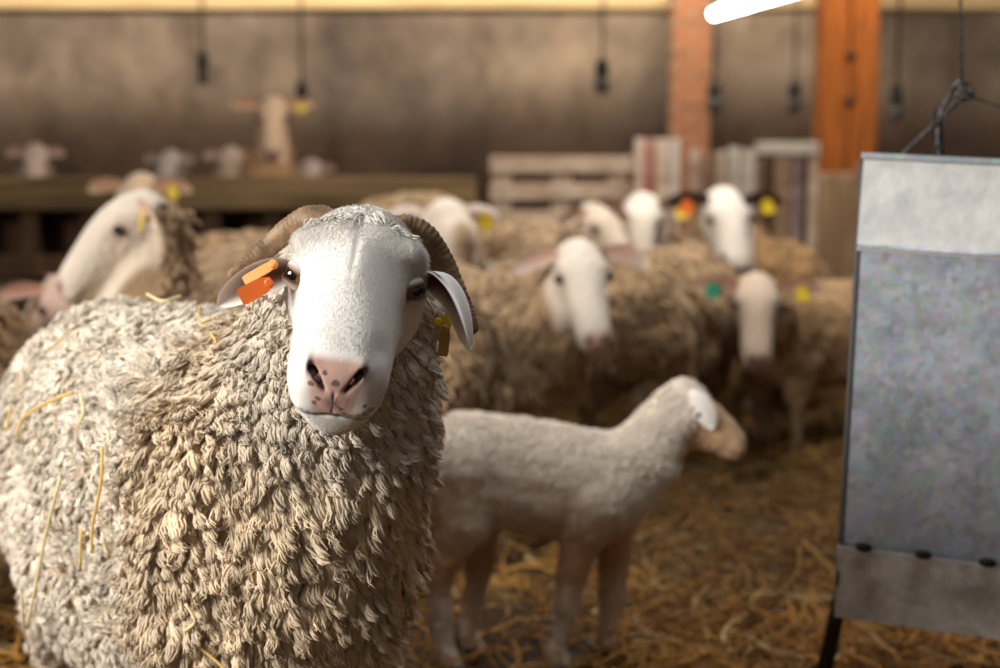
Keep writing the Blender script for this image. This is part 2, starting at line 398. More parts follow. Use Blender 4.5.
def face_colour(q, V, face, fleece, nose, seed=0, dark_spots=False, nl=0.244):
    """q: head-space coordinates; short white hair on the face, pink or dark nose"""
    n = len(q); c = np.tile(np.asarray(face, float), (n, 1))
    nz = noise3(q, 60, seed)[:, None] * 0.04 + noise3(q, 14, seed + 3)[:, None] * 0.05
    c = c * (1 + nz)
    # tan cast on the crown between the ears and round the lips
    m = sstep(nl, nl + 0.018, q[:, 1]) * sstep(0.012, 0.0, np.abs(q[:, 0]) - (0.019 + 0.5 * (0.244 - nl) + 0.26 * (q[:, 2] + 0.022).clip(-0.04, 0.0))) * sstep(-0.056, -0.049, q[:, 2]) * sstep(0.004, -0.004, q[:, 2] + 0.0)
    c = c * (1 - m[:, None]) + np.asarray(nose, float) * m[:, None]
    if not dark_spots:
        ax = np.abs(q[:, 0]); blob = lambda a, b_, c_, r_: np.exp(-(((ax - a) / r_) ** 2 + ((q[:, 1] - b_) / (r_ * 1.6)) ** 2 + ((q[:, 2] - c_) / (r_ * 0.9)) ** 2))
        k = np.clip(1.4 * blob(0.020, 0.264, -0.014, 0.0085) + 0.7 * np.exp(-((q[:, 2] + 0.054) / 0.004) ** 2) * sstep(0.215, 0.235, q[:, 1]) * (ax < 0.045), 0, 0.9)[:, None]
        c = c * (1 - k) + np.array([0.07, 0.03, 0.025]) * k
        k = np.clip(0.9 * blob(0.068, 0.092, 0.004, 0.020), 0, 0.7)[:, None]; c = c * (1 - k) + np.array([0.30, 0.19, 0.13]) * k
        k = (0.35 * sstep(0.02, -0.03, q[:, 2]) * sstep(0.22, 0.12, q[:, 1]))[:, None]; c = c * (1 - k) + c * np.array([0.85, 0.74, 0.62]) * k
    if dark_spots:
        d = np.zeros(n); q0 = q + 0.0012 * np.stack([noise3(q, 260, seed + 7 + i_) for i_ in range(3)], 1)
        for dx, dy, rr in ((-18, -19, 3.6), (-23, -13, 2.6), (-16, 4, 2.6), (-21, 9, 2.4), (3, -14, 3.6), (5, 15, 3.2), (9, 22, 2.6), (-35, 19, 2.6), (-29, 22, 3.0), (-21, 23, 2.6), (14, 25, 3.4), (22, 26, 3.6), (30, 25, 3.6), (36, 21, 2.8), (31, 14, 2.4), (1, 26, 2.6), (-8, -24, 2.0), (27, -24, 2.2)):
            u_, v_ = dx * 0.990 + dy * 0.139, -dx * 0.139 + dy * 0.990
            dd_ = np.hypot((q0[:, 0] + u_ * 0.00088) / (rr * 0.00100), (q0[:, 2] + 0.031 + v_ * 0.00090) / (rr * 0.00085))
            d = np.maximum(d, sstep(1.35, 0.75, dd_) * (0.9 if dy < 18 else 0.65))
        d = d * sstep(0.215, 0.235, q[:, 1])
        # dark line of the nostril slit, the groove under it and the mouth
        c = c * (1 - 0.85 * d[:, None]) + np.array([0.05, 0.035, 0.04]) * 0.85 * d[:, None]
        ax = np.abs(q[:, 0]); tt = np.clip((0.023 - ax) / 0.014, 0, 1)
        sl = np.exp(-((q[:, 2] - (-0.009 - 0.017 * tt)) / (0.0066 - 0.0036 * tt)) ** 2) * sstep(0.007, 0.011, ax) * sstep(0.030, 0.025, ax) * sstep(0.222, 0.236, q[:, 1])
        mq = np.clip((ax - 0.002) / 0.036, 0, 1)
        mo = np.exp(-((q[:, 2] - (-0.053 - 0.004 * mq)) / 0.0016) ** 2) * sstep(0.041, 0.036, ax) * sstep(0.215, 0.23, q[:, 1])
        gr = np.exp(-(q[:, 0] / 0.0012) ** 2) * sstep(-0.052, -0.047, q[:, 2]) * sstep(-0.028, -0.033, q[:, 2]) * sstep(0.25, 0.26, q[:, 1])
        k = np.clip(np.maximum.reduce([sl * 1.5, mo * 0.8, gr * 0.7]), 0, 1)[:, None]
        c = c * (1 - k) + np.array([0.030, 0.012, 0.012]) * k
        # pink skin round the eye
        e = np.exp(-(((np.abs(q[:, 0]) - 0.066) / 0.02) ** 2 + ((q[:, 1] - 0.100) / 0.019) ** 2 + ((q[:, 2] - 0.003) / 0.0125) ** 2))
        e = np.clip(e * 1.5, 0, 1)[:, None]
        c = c * (1 - e) + np.array([0.30, 0.15, 0.10]) * e
    return np.clip(c, 0, 1)

def ear_part(root, Minv, base, mid, tip, width, facing, outer, inner, cup=0.35, thick=0.004, name='ear', segs=22, seed=0, curl=0.0, tipk=0.45):
    """a leaf-shaped, cupped ear; facing = direction its hollow side looks"""
    base, mid, tip = map(lambda v: np.asarray(v, float), (base, mid, tip)); facing = nrm(np.asarray(facing, float))
    k = 13; V = []; C = []
    for side in (0, 1):
        for i in range(segs + 1):
            t = i / segs
            c = (1 - t) ** 2 * base + 2 * t * (1 - t) * mid + t * t * tip
            T = nrm(2 * (1 - t) * (mid - base) + 2 * t * (tip - mid)); U = nrm(np.cross(facing, T)); Nn = nrm(np.cross(T, U))
            w = width / 2 * (0.55 + 0.45 * math.sin(min(1, t / 0.45) * math.pi / 2)) * (max(0.0, 1 - max(0, (t - tipk) / (1 - tipk)) ** 3.0)) ** 0.55
            w = max(w, 0.0015)
            for j in range(k):
                u = -1 + 2 * j / (k - 1)
                off = cup * w * (u * u) * (1 - 0.4 * t) + curl * w * max(0, u) ** 2
                th = thick * (1 - 0.6 * u * u) * (1 - 0.4 * t) * (1 - 0.9 * t ** 8)
                V.append(c + U * u * w * (1 - 0.12 * cup) + Nn * (off - (th if side else 0)))
                inn = (1 - abs(u) ** 3) * (1 if side == 0 else 0) * min(1, (1 - t) * 2.2)
                C.append(np.asarray(outer) * (1 - inn) + np.asarray(inner) * inn)
    n = (segs + 1) * k; F = []
    for side in (0, 1):
        for i in range(segs):
            for j in range(k - 1):
                a = side * n + i * k + j; f = (a, a + 1, a + k + 1, a + k); F.append(f if side else f[::-1])
    rim = [i * k for i in range(segs + 1)] + [segs * k + j for j in range(1, k)] + [i * k + k - 1 for i in range(segs - 1, -1, -1)] + [j for j in range(k - 2, 0, -1)]
    for a, b in zip(rim, rim[1:] + rim[:1]): F.append((a, a + n, b + n, b)[::-1])
    return link_mesh(name, np.array(V), F, M_ear, root, np.array(C), True, Minv)
def tag_plate(ear, Minv, c, long_dir, normal, L, W, mat, label, name='ear_tag', bend=0.15, th=0.0016):
    c = np.asarray(c, float); l = nrm(np.asarray(long_dir, float)); n = nrm(np.asarray(normal, float)); n = nrm(n - (n @ l) * l); s = np.cross(n, l)
    V = []; segs, k = 10, 6
    for side in (0, 1):
        for i in range(segs + 1):
            t = i / segs; ww = W / 2 * (0.62 + 0.38 * sstep(0.0, 0.35, t)) * (1 if 0.04 < t < 0.96 else 0.85)
            for j in range(k):
                u = -1 + 2 * j / (k - 1)
                V.append(c + l * (t * L) + s * u * ww + n * (bend * L * t * t + (th if side else 0)))
    m = (segs + 1) * k; F = []
    for side in (0, 1):
        for i in range(segs):
            for j in range(k - 1):
                a = side * m + i * k + j; f = (a, a + 1, a + k + 1, a + k); F.append(f if side else f[::-1])
    rim = [i * k for i in range(segs + 1)] + [segs * k + j for j in range(1, k)] + [i * k + k - 1 for i in range(segs - 1, -1, -1)] + [j for j in range(k - 2, 0, -1)]
    for a, b in zip(rim, rim[1:] + rim[:1]): F.append((a, b, b + m, a + m))
    # round stud that holds the tag
    sv, sf = sweep([c + l * L * 0.1 - n * 0.002, c + l * L * 0.1 + n * (th + 0.002), c + l * L * 0.1 + n * (th + 0.003)], [0.0045, 0.0045, 0.003], 12, up=l)
    F += [tuple(i + len(V) for i in f) for f in sf]; V = np.vstack([np.array(V), sv])
    o = link_mesh(name, V, F, mat, ear, None, False, Minv); o['label'] = label; return o

# ------------------------------------------------------------------ generic sheep
def body_shapes(lying=False, fat=1.0, sc=1.0, leg_k=1.0):
    """overlapping volumes in body space: y forward, ground at z 0"""
    f = fat; S = []
    S.append(ellipsoid((0, -0.02, 0.50), (0.185 * f, 0.36, 0.185 * f)))
    S.append(ellipsoid((0, 0.24, 0.49), (0.155 * f, 0.18, 0.195 * f)))
    S.append(ellipsoid((0, -0.32, 0.51), (0.165 * f, 0.17, 0.175 * f)))
    S.append(ellipsoid((0, -0.05, 0.42), (0.175 * f, 0.28, 0.14 * f)))
    for sx in (-1, 1):
        x = sx * 0.095
        S.append(capsule((x, 0.24, 0.40), 0.075, (x, 0.25, 0.25), 0.036)); S.append(capsule((x, 0.25, 0.25), 0.034, (x, 0.245, 0.20), 0.032))
        S.append(capsule((x, 0.245, 0.20), 0.030, (x, 0.24, 0.07), 0.022)); S.append(capsule((x, 0.24, 0.07), 0.026, (x, 0.265, 0.030), 0.031))
        x = sx * 0.10
        S.append(capsule((x, -0.34, 0.46), 0.11, (x * 1.08, -0.27, 0.34), 0.070)); S.append(capsule((x * 1.08, -0.28, 0.33), 0.060, (x, -0.41, 0.23), 0.034))
        S.append(capsule((x, -0.41, 0.23), 0.032, (x, -0.385, 0.07), 0.023)); S.append(capsule((x, -0.385, 0.07), 0.026, (x, -0.36, 0.030), 0.031))
    S.append(capsule((0, -0.47, 0.56), 0.045, (0, -0.52, 0.40), 0.030))
    return S
def make_sheep(label, body, ang, head, hang, pitch=50, roll=0, sc=1.0, hs=1.0, z0=0.0, fat=1.0, group='sheep standing in the barn',
               fleece=(0.50, 0.40, 0.28), face=(0.78, 0.72, 0.63), nose=(0.45, 0.25, 0.20), tags=None, seed=0, voxel=0.0105,
               nlocks=4500, lockL=0.04, lockW=0.014, ear_drop=0.5, ear_col=None, legs=(0.36, 0.24, 0.14), name='sheep', neckr=(0.125, 0.085), amp=0.010, earL=0.138, bare=False, nl=0.236):
    rng = np.random.default_rng(seed + 11); fleece = tuple(np.asarray(fleece) * (0.84, 0.76, 0.68)); face = tuple(np.asarray(face) * (0.94, 0.90, 0.85))
    a = math.radians(ang); yaw = math.atan2(-math.sin(a), -math.cos(a))
    xy = XY(*body); root = empty(name, (xy[0], xy[1], z0), yaw)
    tag(root, label, 'lamb' if name == 'lamb' else 'sheep', group)
    RM = np.eye(4); RM[:3, :3] = np.array(Matrix.Rotation(yaw, 3, 'Z')); RM[:3, 3] = (xy[0], xy[1], z0)
    Minv = np.linalg.inv(RM); BM = RM.copy(); BM[:3, :3] *= sc
    poll = P(*head); HM = head_matrix(poll, hang, pitch, roll, hs); Hinv = np.linalg.inv(HM)
    S = [(ap(BM, V), F) for V, F in body_shapes(fat=fat)]
    nb = ap(BM, [(0, 0.30, 0.53)])[0]; yh = HM[:3, 1].copy(); yh[2] = 0; ne = poll - nrm(yh) * 0.035 * hs + np.array([0, 0, -0.065 * hs]); mid = (nb + ne) / 2 + np.array([0, 0, -0.015])
    S.append(capsule(nb, neckr[0] * sc * 1.05, mid, (neckr[0] + neckr[1]) / 2 * sc)); S.append(capsule(mid, (neckr[0] + neckr[1]) / 2 * sc, ne, neckr[1] * hs * 0.80))
    hv, hf, caps = head_shape(40, 28); hv = ap(HM, hv)
    S.append((hv, [tuple(f) for f in hf] + caps))
    V, F = remeshed(S, voxel, 4)
    # a second patch of smoothing is left to the fleece itself
    q = ap(Hinv, V); bq = ap(np.linalg.inv(BM), V)
    hd = sstep(-0.005, 0.035, q[:, 1]) * (np.abs(q[:, 0]) < 0.11) * (q[:, 2] > -0.15) * (q[:, 2] < 0.09) * (q[:, 1] < 0.3)
    hd = hd * sstep(-0.20, -0.10, q[:, 2] - 0.6 * (0.06 - q[:, 1]).clip(-1, 0.3))
    hd = hd * sstep(-0.02, 0.02, q[:, 1] - (-0.04 - q[:, 2]).clip(0, 0.2) * 0.9)
    if bare: hd = np.maximum(hd, sstep(0.24, 0.17, np.linalg.norm(V - (poll + np.array([0, 0, -0.08])), axis=1)) * (V[:, 2] > ne[2] - 0.14))
    crown = sstep(-0.075, -0.045, q[:, 1]) * sstep(-0.045, -0.015, q[:, 2]) * (np.abs(q[:, 0]) < 0.11) * (q[:, 2] < 0.12) * (q[:, 1] < 0.1)
    hd = np.maximum(hd, crown)
    leg = sstep(0.27, 0.20, bq[:, 2])
    wool = np.clip(1 - hd - leg, 0, 1)
    Nn = vnormals(V, F)
    V = V + Nn * (wool * (0.010 + amp * noise3(V, 14, seed) + 0.5 * amp * noise3(V, 34, seed + 1)))[:, None]
    base = np.asarray(fleece, float) * (1 + 0.16 * noise3(V, 6, seed + 2)[:, None] + 0.12 * noise3(V, 30, seed + 4)[:, None])
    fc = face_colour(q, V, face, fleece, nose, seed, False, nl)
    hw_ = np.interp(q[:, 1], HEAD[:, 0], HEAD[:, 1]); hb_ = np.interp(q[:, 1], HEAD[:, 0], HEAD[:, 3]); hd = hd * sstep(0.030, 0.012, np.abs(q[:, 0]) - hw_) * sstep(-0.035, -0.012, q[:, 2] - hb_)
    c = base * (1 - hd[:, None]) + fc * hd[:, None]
    c = c * (1 - leg[:, None]) + np.asarray(legs, float) * (1 + 0.2 * noise3(V, 20, seed)[:, None]) * leg[:, None]
    hoof = sstep(0.055, 0.045, bq[:, 2])[:, None]; c = c * (1 - hoof) + np.array([0.05, 0.035, 0.025]) * hoof
    link_mesh('body', V, F, M_coat, root, np.clip(c, 0, 1), True, Minv)
    if nlocks:
        p, nm = sample_surface(V, F, nlocks, wool ** 2, rng)
        fl = np.tile(np.array([0, 0, -1.0]), (len(p), 1)) + 0.7 * np.stack([noise3(p, 16, seed + 20 + i) for i in range(3)], 1) + 0.25 * rng.standard_normal((len(p), 3))
        LV, LF, ST = locks(p, nm, fl, lockL * (0.6 + 0.8 * rng.random(len(p))), lockW * (0.7 + 0.6 * rng.random(len(p))), rng, wav=0.35, lift=0.42, segs=4, k=4)
        lc = np.asarray(fleece, float) * (1.05 + 0.16 * noise3(p, 6, seed + 2)[:, None] + 0.22 * rng.standard_normal((len(p), 1)).clip(-1.5, 1.5))
        link_mesh('fleece', LV, LF, M_wool, root, np.clip(np.repeat(lc, ST, 0), 0.02, 0.95), True, Minv)
    ec = ear_col if ear_col is not None else face; yc = nrm(yh) * (1 if yh @ (CC - poll) > 0 else -1)
    for sg in (1, -1):
        e, f = ellipsoid((0, 0, 0), (0.0125, 0.0125, 0.0125), nu=16, nv=10)
        link_mesh('eye', ap(HM, e + np.array([sg * 0.0665, 0.087, 0.006])), f, M_darkeye, root, None, True, Minv)
        dz = -ear_drop
        b = ap(HM, [(sg * 0.058, 0.018, 0.012)])[0]
        out = HM[:3, 0] * sg / hs; up = np.array([0, 0, 1.0]); back = -HM[:3, 1] / hs
        d1 = nrm(out * 1.0 + up * 0.10 + back * 0.15); d2 = nrm(out + up * dz + back * 0.1)
        er = ear_part(root, Minv, b, b + d1 * earL * 0.5 * hs, b + d1 * earL * 0.42 * hs + d2 * earL * 0.62 * hs, 0.050 * hs, nrm(nrm(yh) + np.array([0, 0, -0.12])),
                      np.asarray(ec) * 0.95, tuple(np.asarray(ec) * (0.85, 0.64, 0.56)), name='ear', segs=12)
        if tags:
            for side, mat, lab in tags:
                if side == sg:
                    cpos = b + d1 * earL * 0.30 * hs + d2 * earL * 0.22 * hs + yc * 0.014 + np.array([0, 0, 0.004])
                    tag_plate(er, Minv, cpos, nrm(np.array([0, 0, -1.0]) + 0.25 * out), yc + np.array([0, 0, 0.05]), 0.046 * hs, 0.040 * hs, mat, lab)
    return root

# ------------------------------------------------------------------ the barn
def struct(o): o['kind'] = 'structure'; return o
M_floor = mottled('earth_and_dung', [(0.3, (0.016, 0.009, 0.004)), (0.55, (0.05, 0.026, 0.009)), (0.75, (0.11, 0.055, 0.015))], scale=4, bump=0.8, bscale=30, bdist=0.03)
def wall_mat():
    m, nt, b = new_mat('stained_render')
    tc = N(nt, 'ShaderNodeTexCoord')
    n1 = N(nt, 'ShaderNodeTexNoise'); n1.inputs['Scale'].default_value = 0.7; n1.inputs['Detail'].default_value = 5; n1.inputs['Roughness'].default_value = 0.62
    n2 = N(nt, 'ShaderNodeTexNoise'); n2.inputs['Scale'].default_value = 3.0; n2.inputs['Detail'].default_value = 6; n2.inputs['Roughness'].default_value = 0.7
    mp = N(nt, 'ShaderNodeMapping'); mp.inputs['Scale'].default_value = (1, 1, 0.55)
    nt.links.new(tc.outputs['Object'], n1.inputs[0]); nt.links.new(tc.outputs['Object'], mp.inputs[0]); nt.links.new(mp.outputs[0], n2.inputs[0])
    c1 = ramp(nt, n1.outputs[0], [(0.32, (0.07, 0.052, 0.045)), (0.46, (0.15, 0.115, 0.09)), (0.58, (0.27, 0.205, 0.15)), (0.72, (0.36, 0.29, 0.22))])
    c2 = ramp(nt, n2.outputs[0], [(0.32, (0.50, 0.46, 0.44)), (0.5, (0.85, 0.82, 0.80)), (0.68, (1.0, 1.0, 1.0))])
    mx = N(nt, 'ShaderNodeMix', data_type='RGBA', blend_type='MULTIPLY'); mx.inputs[0].default_value = 0.9
    nt.links.new(c1, mx.inputs[6]); nt.links.new(c2, mx.inputs[7])
    # light falling off down the wall, painted as a darker band, with an uneven edge
    sp = N(nt, 'ShaderNodeSeparateXYZ'); nt.links.new(tc.outputs['Object'], sp.inputs[0])
    ad = N(nt, 'ShaderNodeMath', operation='MULTIPLY_ADD'); nt.links.new(n1.outputs[0], ad.inputs[0]); ad.inputs[1].default_value = -1.1; nt.links.new(sp.outputs[2], ad.inputs[2])
    c3 = ramp(nt, ad.outputs[0], [(0.40, (0.26, 0.21, 0.20)), (0.66, (0.42, 0.37, 0.35)), (1.10, (1, 1, 1))])
    m2 = N(nt, 'ShaderNodeMix', data_type='RGBA', blend_type='MULTIPLY'); m2.inputs[0].default_value = 1.0
    nt.links.new(mx.outputs[2], m2.inputs[6]); nt.links.new(c3, m2.inputs[7])
    nt.links.new(m2.outputs[2], b.inputs['Base Color']); b.inputs['Roughness'].default_value = 0.95; b.inputs['Specular IOR Level'].default_value = 0.1
    bp = N(nt, 'ShaderNodeBump'); bp.inputs['Strength'].default_value = 0.4; bp.inputs['Distance'].default_value = 0.02
    nt.links.new(n2.outputs[0], bp.inputs['Height']); nt.links.new(bp.outputs[0], b.inputs['Normal'])
    return m
M_wall = wall_mat()
M_beam = mottled('old_beam_wood', [(0.3, (0.30, 0.20, 0.10)), (0.55, (0.48, 0.34, 0.18)), (0.75, (0.62, 0.46, 0.27))], scale=3, bump=0.5, bscale=30, stretch=(0.3, 3, 6))
M_roof = mottled('roof_boards', [(0.3, (0.05, 0.035, 0.025)), (0.7, (0.16, 0.12, 0.08))], scale=3, bump=0.4, stretch=(6, 0.5, 1))
M_manger = mottled('worn_manger_wood', [(0.3, (0.07, 0.042, 0.018)), (0.5, (0.16, 0.098, 0.042)), (0.72, (0.27, 0.175, 0.08))], scale=4, bump=0.6, bscale=25, stretch=(0.4, 3, 4))
M_darkwood = mottled('dark_stained_wood', [(0.3, (0.03, 0.015, 0.008)), (0.7, (0.11, 0.055, 0.025))], scale=5, bump=0.5, stretch=(4, 4, 0.6))
def mesh_grid(x0, x1, y0, y1, nx, ny, fn):
    X, Y = np.meshgrid(np.linspace(x0, x1, nx), np.linspace(y0, y1, ny), indexing='ij'); X = X.ravel(); Y = Y.ravel(); Z = fn(X, Y)
    i, j = np.meshgrid(np.arange(nx - 1), np.arange(ny - 1), indexing='ij'); i = i.ravel(); j = j.ravel()
    F = np.stack([i * ny + j, (i + 1) * ny + j, (i + 1) * ny + j + 1, i * ny + j + 1], 1)
    return np.stack([X, Y, Z], 1), F
def floor_z(X, Y):
    p = np.stack([X, Y, np.zeros_like(X)], 1)
    return 0.012 * noise3(p, 2.2, 5) + 0.008 * noise3(p, 9, 6) - 0.012
WALL_Y = 10.0
V, F = mesh_grid(-6.5, 6.5, -2.5, WALL_Y + 0.1, 300, 300, floor_z)
struct(link_mesh('floor', V, F, M_floor))
V, F = mesh_grid(-6.4, 1.2, 6.0, WALL_Y, 120, 70, lambda X, Y: 0.19 + 0.03 * noise3(np.stack([X, Y, X * 0], 1), 3, 8) - 0.3 * sstep(6.25, 6.0, Y) - 0.25 * sstep(0.8, 1.2, X))
struct(link_mesh('ground', V, F, M_floor))
struct(MB().box((0, WALL_Y + 0.1, 1.06), (13, 0.2, 2.12), bev=0.01).build('wall_back', M_wall))
struct(MB().box((-6.5, 3.75, 1.3), (0.2, 12.7, 2.6), bev=0.01).build('wall_left', M_wall))
struct(MB().box((6.5, 3.75, 1.3), (0.2, 12.7, 2.6), bev=0.01).build('wall_right', M_wall))
struct(MB().box((0, WALL_Y + 0.06, 2.145), (13, 0.22, 0.17), bev=0.015).build('trim_1', M_beam))
struct(MB().box((0, 3.75, 3.95), (13.4, 13.2, 0.1), bev=0.01).build('ceiling', M_roof))

# brick pier against the back wall
def brick_mat():
    m, nt, b = new_mat('brick')
    tc = N(nt, 'ShaderNodeTexCoord'); mp = N(nt, 'ShaderNodeMapping'); mp.inputs['Rotation'].default_value = (math.radians(90), 0, 0)
    br = N(nt, 'ShaderNodeTexBrick'); br.inputs['Scale'].default_value = 1.0; br.inputs['Brick Width'].default_value = 0.24; br.inputs['Row Height'].default_value = 0.07
    br.inputs['Mortar Size'].default_value = 0.012; br.inputs['Color1'].default_value = (0.34, 0.10, 0.035, 1); br.inputs['Color2'].default_value = (0.22, 0.07, 0.03, 1)
    br.inputs['Mortar'].default_value = (0.30, 0.19, 0.11, 1)
    nt.links.new(tc.outputs['Object'], mp.inputs[0]); nt.links.new(mp.outputs[0], br.inputs[0]); nt.links.new(br.outputs[0], b.inputs['Base Color'])
    b.inputs['Roughness'].default_value = 0.9
    bp = N(nt, 'ShaderNodeBump'); bp.inputs['Strength'].default_value = 0.6; bp.inputs['Distance'].default_value = 0.01; bp.invert = True
    nt.links.new(br.outputs[1], bp.inputs['Height']); nt.links.new(bp.outputs[0], b.inputs['Normal'])
    return m
px = P(687, 100, 9.7)[0]
o = MB().box((0, 0, 1.1), (0.25, 0.30, 2.2), bev=0.008).build('pillar', brick_mat()); o.location = (px, 9.72, 0)
tag(struct(o), 'narrow red brick pillar against the back wall', 'pillar')
M_post = mottled('orange_timber', [(0.3, (0.11, 0.03, 0.006)), (0.5, (0.29, 0.080, 0.012)), (0.7, (0.42, 0.13, 0.02))], scale=5, bump=0.4, bscale=30, stretch=(6, 6, 0.6))
px = P(841, 100, 8.6)[0]
post = empty('timber_post', (px, 8.6, 0)); tag(post, 'broad orange timber post rising behind the pallets', 'post')
m = MB(); m.box((-0.088, 0, 1.95), (0.17, 0.2, 2.1), bev=0.008); m.box((0.088, 0, 1.95), (0.168, 0.2, 2.1), bev=0.008); m.build('shaft', M_post, post)
m = MB(); m.box((0, 0, 0.46), (0.36, 0.24, 0.92), bev=0.02)
tag(m.build('footing', mottled('weathered_wood', [(0.3, (0.16, 0.09, 0.045)), (0.7, (0.42, 0.28, 0.17))], scale=4, stretch=(6, 6, 0.5)), post), 'weathered lower casing of the post')
for zz in (1.35, 1.62): MB().tube([(0, -0.10, zz), (0, -0.118, zz), (0, -0.124, zz)], [0.03, 0.03, 0.015], 6, up=(1, 0, 0)).build('bolt', M_dark, post)

# ------------------------------------------------------------------ manger rail along the left
mg = empty('wooden_manger', (-2.0, 5.55, -0.035)); tag(mg, 'long worn wooden manger running across the pen in front of the resting flock', 'manger')
xa, xb = P(-60, 190, 5.5)[0] + 2.0, P(476, 190, 5.5)[0] + 2.0
cxm, wm = (xa + xb) / 2, xb - xa
MB().box((cxm, 0.0, 0.865), (wm, 0.055, 0.135), bev=0.012).build('front_board', M_manger, mg)
MB().box((cxm, 0.13, 0.905), (wm, 0.26, 0.035), bev=0.01).build('top_plank', M_manger, mg)
MB().box((cxm, 0.25, 0.70), (wm, 0.04, 0.36), bev=0.01).build('back_board', M_darkwood, mg)
MB().box((cxm, 0.02, 0.57), (wm, 0.03, 0.10), bev=0.01).build('lower_rail', M_darkwood, mg)
for k in range(9):
    x = xa + 0.08 + k * (wm - 0.16) / 8
    MB().box((x, 0.08, 0.41), (0.08, 0.08, 0.82), bev=0.01).build('leg', M_darkwood, mg)

# ------------------------------------------------------------------ pallets and boards
def wood(name, a, b, c): return mottled(name, [(0.3, a), (0.5, b), (0.72, c)], scale=5, bump=0.5, bscale=40, stretch=(1.2, 3, 3))
W1 = wood('pale_pallet_wood', (0.34, 0.23, 0.15), (0.50, 0.36, 0.25), (0.66, 0.53, 0.41))
W2 = wood('grey_pallet_wood', (0.30, 0.24, 0.19), (0.46, 0.38, 0.31), (0.62, 0.54, 0.45))
W3 = wood('red_stained_wood', (0.26, 0.07, 0.055), (0.34, 0.14, 0.10), (0.48, 0.30, 0.22))
W4 = wood('brown_board_wood', (0.16, 0.09, 0.05), (0.28, 0.17, 0.10), (0.42, 0.28, 0.18))
def put(root, V): pass
# pallet standing on its side: three slats with blocks between
c = P(561, 200, 7.0); pal = empty('standing_pallet', (c[0], 7.0, 0)); tag(pal, 'pale wooden pallet on edge with horizontal slats and open gaps', 'pallet')
for z, mat_, hh in ((0.955, W1, 0.085), (0.822, W1, 0.085), (0.69, W1, 0.08), (0.56, W4, 0.08), (0.43, W1, 0.08), (0.3, W1, 0.08), (0.15, W1, 0.09)):
    MB().box((0.0, -0.06, z), (0.72, 0.022, hh), bev=0.006).build('slat', mat_, pal)
for x in (-0.30, 0.0, 0.28):
    for z in (0.885, 0.755, 0.62, 0.36):
        MB().box((x, 0.0, z), (0.10, 0.08, 0.07), bev=0.006).build('block', W1, pal)
    MB().box((x, 0.056, 0.50), (0.10, 0.02, 0.98), bev=0.005).build('back_slat', W4, pal)
# second pallet, set at an angle, with red staining
c = P(654, 190, 6.8); p2 = empty('standing_pallet', (c[0], 6.8, 0), 0.25); tag(p2, 'upright pallet with a red stained board between grey boards, tallest of the pallets', 'pallet')
for x, w_, mat_ in ((-0.095, 0.045, W1), (-0.04, 0.06, W3), (0.022, 0.055, W1), (0.085, 0.06, W2)):
    MB().box((x, -0.03, 0.545), (w_, 0.022, 1.07), bev=0.005).build('slat', mat_, p2)
for z in (0.2, 0.6, 1.0): MB().box((0, 0.01, z), (0.22, 0.05, 0.09), bev=0.006).build('cross_piece', W2, p2)
# hurdle of upright boards
c = P(722, 190, 7.3); p3 = empty('board_hurdle', (c[0], 7.3, 0), -0.08); tag(p3, 'hurdle of upright pinkish grey boards beside the brick pillar', 'hurdle')
for i, (x, w_, mat_, h_) in enumerate(((-0.15, 0.06, W1, 1.04), (-0.08, 0.06, W4, 1.02), (-0.015, 0.05, W1, 1.03), (0.05, 0.06, W2, 1.05), (0.125, 0.075, W2, 1.04))):
    MB().box((x, -0.03, h_ / 2), (w_, 0.022, h_), bev=0.005).build('board', mat_, p3)
for z in (0.25, 0.85): MB().box((0, 0.0, z), (0.36, 0.03, 0.08), bev=0.006).build('rail', W4, p3)
c = P(784, 190, 7.5); p4 = empty('board_hurdle', (c[0], 7.5, 0)); tag(p4, 'hurdle with a pale top rail and dark gaps between its uprights, beside the orange post', 'hurdle')
MB().box((0.0, -0.03, 1.045), (0.34, 0.03, 0.07), bev=0.006).build('rail', W2, p4)
for x, w_, mat_ in ((-0.14, 0.045, W4), (-0.02, 0.09, W4), (0.06, 0.05, wood('violet_grey_wood', (0.14, 0.08, 0.08), (0.26, 0.17, 0.17), (0.34, 0.25, 0.24))), (0.145, 0.05, W1)):
    MB().box((x, -0.005, 0.52), (w_, 0.022, 1.0), bev=0.005).build('board', mat_, p4)
MB().box((0.0, 0.0, 0.25), (0.34, 0.03, 0.08), bev=0.006).build('rail', W4, p4)
# low boarded partition closing the pen behind the sheep
c = P(900, 200, 8.2); p5 = empty('board_partition', (c[0], 8.2, 0)); tag(p5, 'weathered board partition right of the orange post', 'partition')
for i in range(7): MB().box((-0.22 + i * 0.14, 0, 0.48), (0.13, 0.025, 0.96), bev=0.005).build('board', (W4, W2)[i % 2], p5)
MB().box((0.2, 0.02, 0.8), (1.0, 0.03, 0.09), bev=0.006).build('rail', W4, p5)

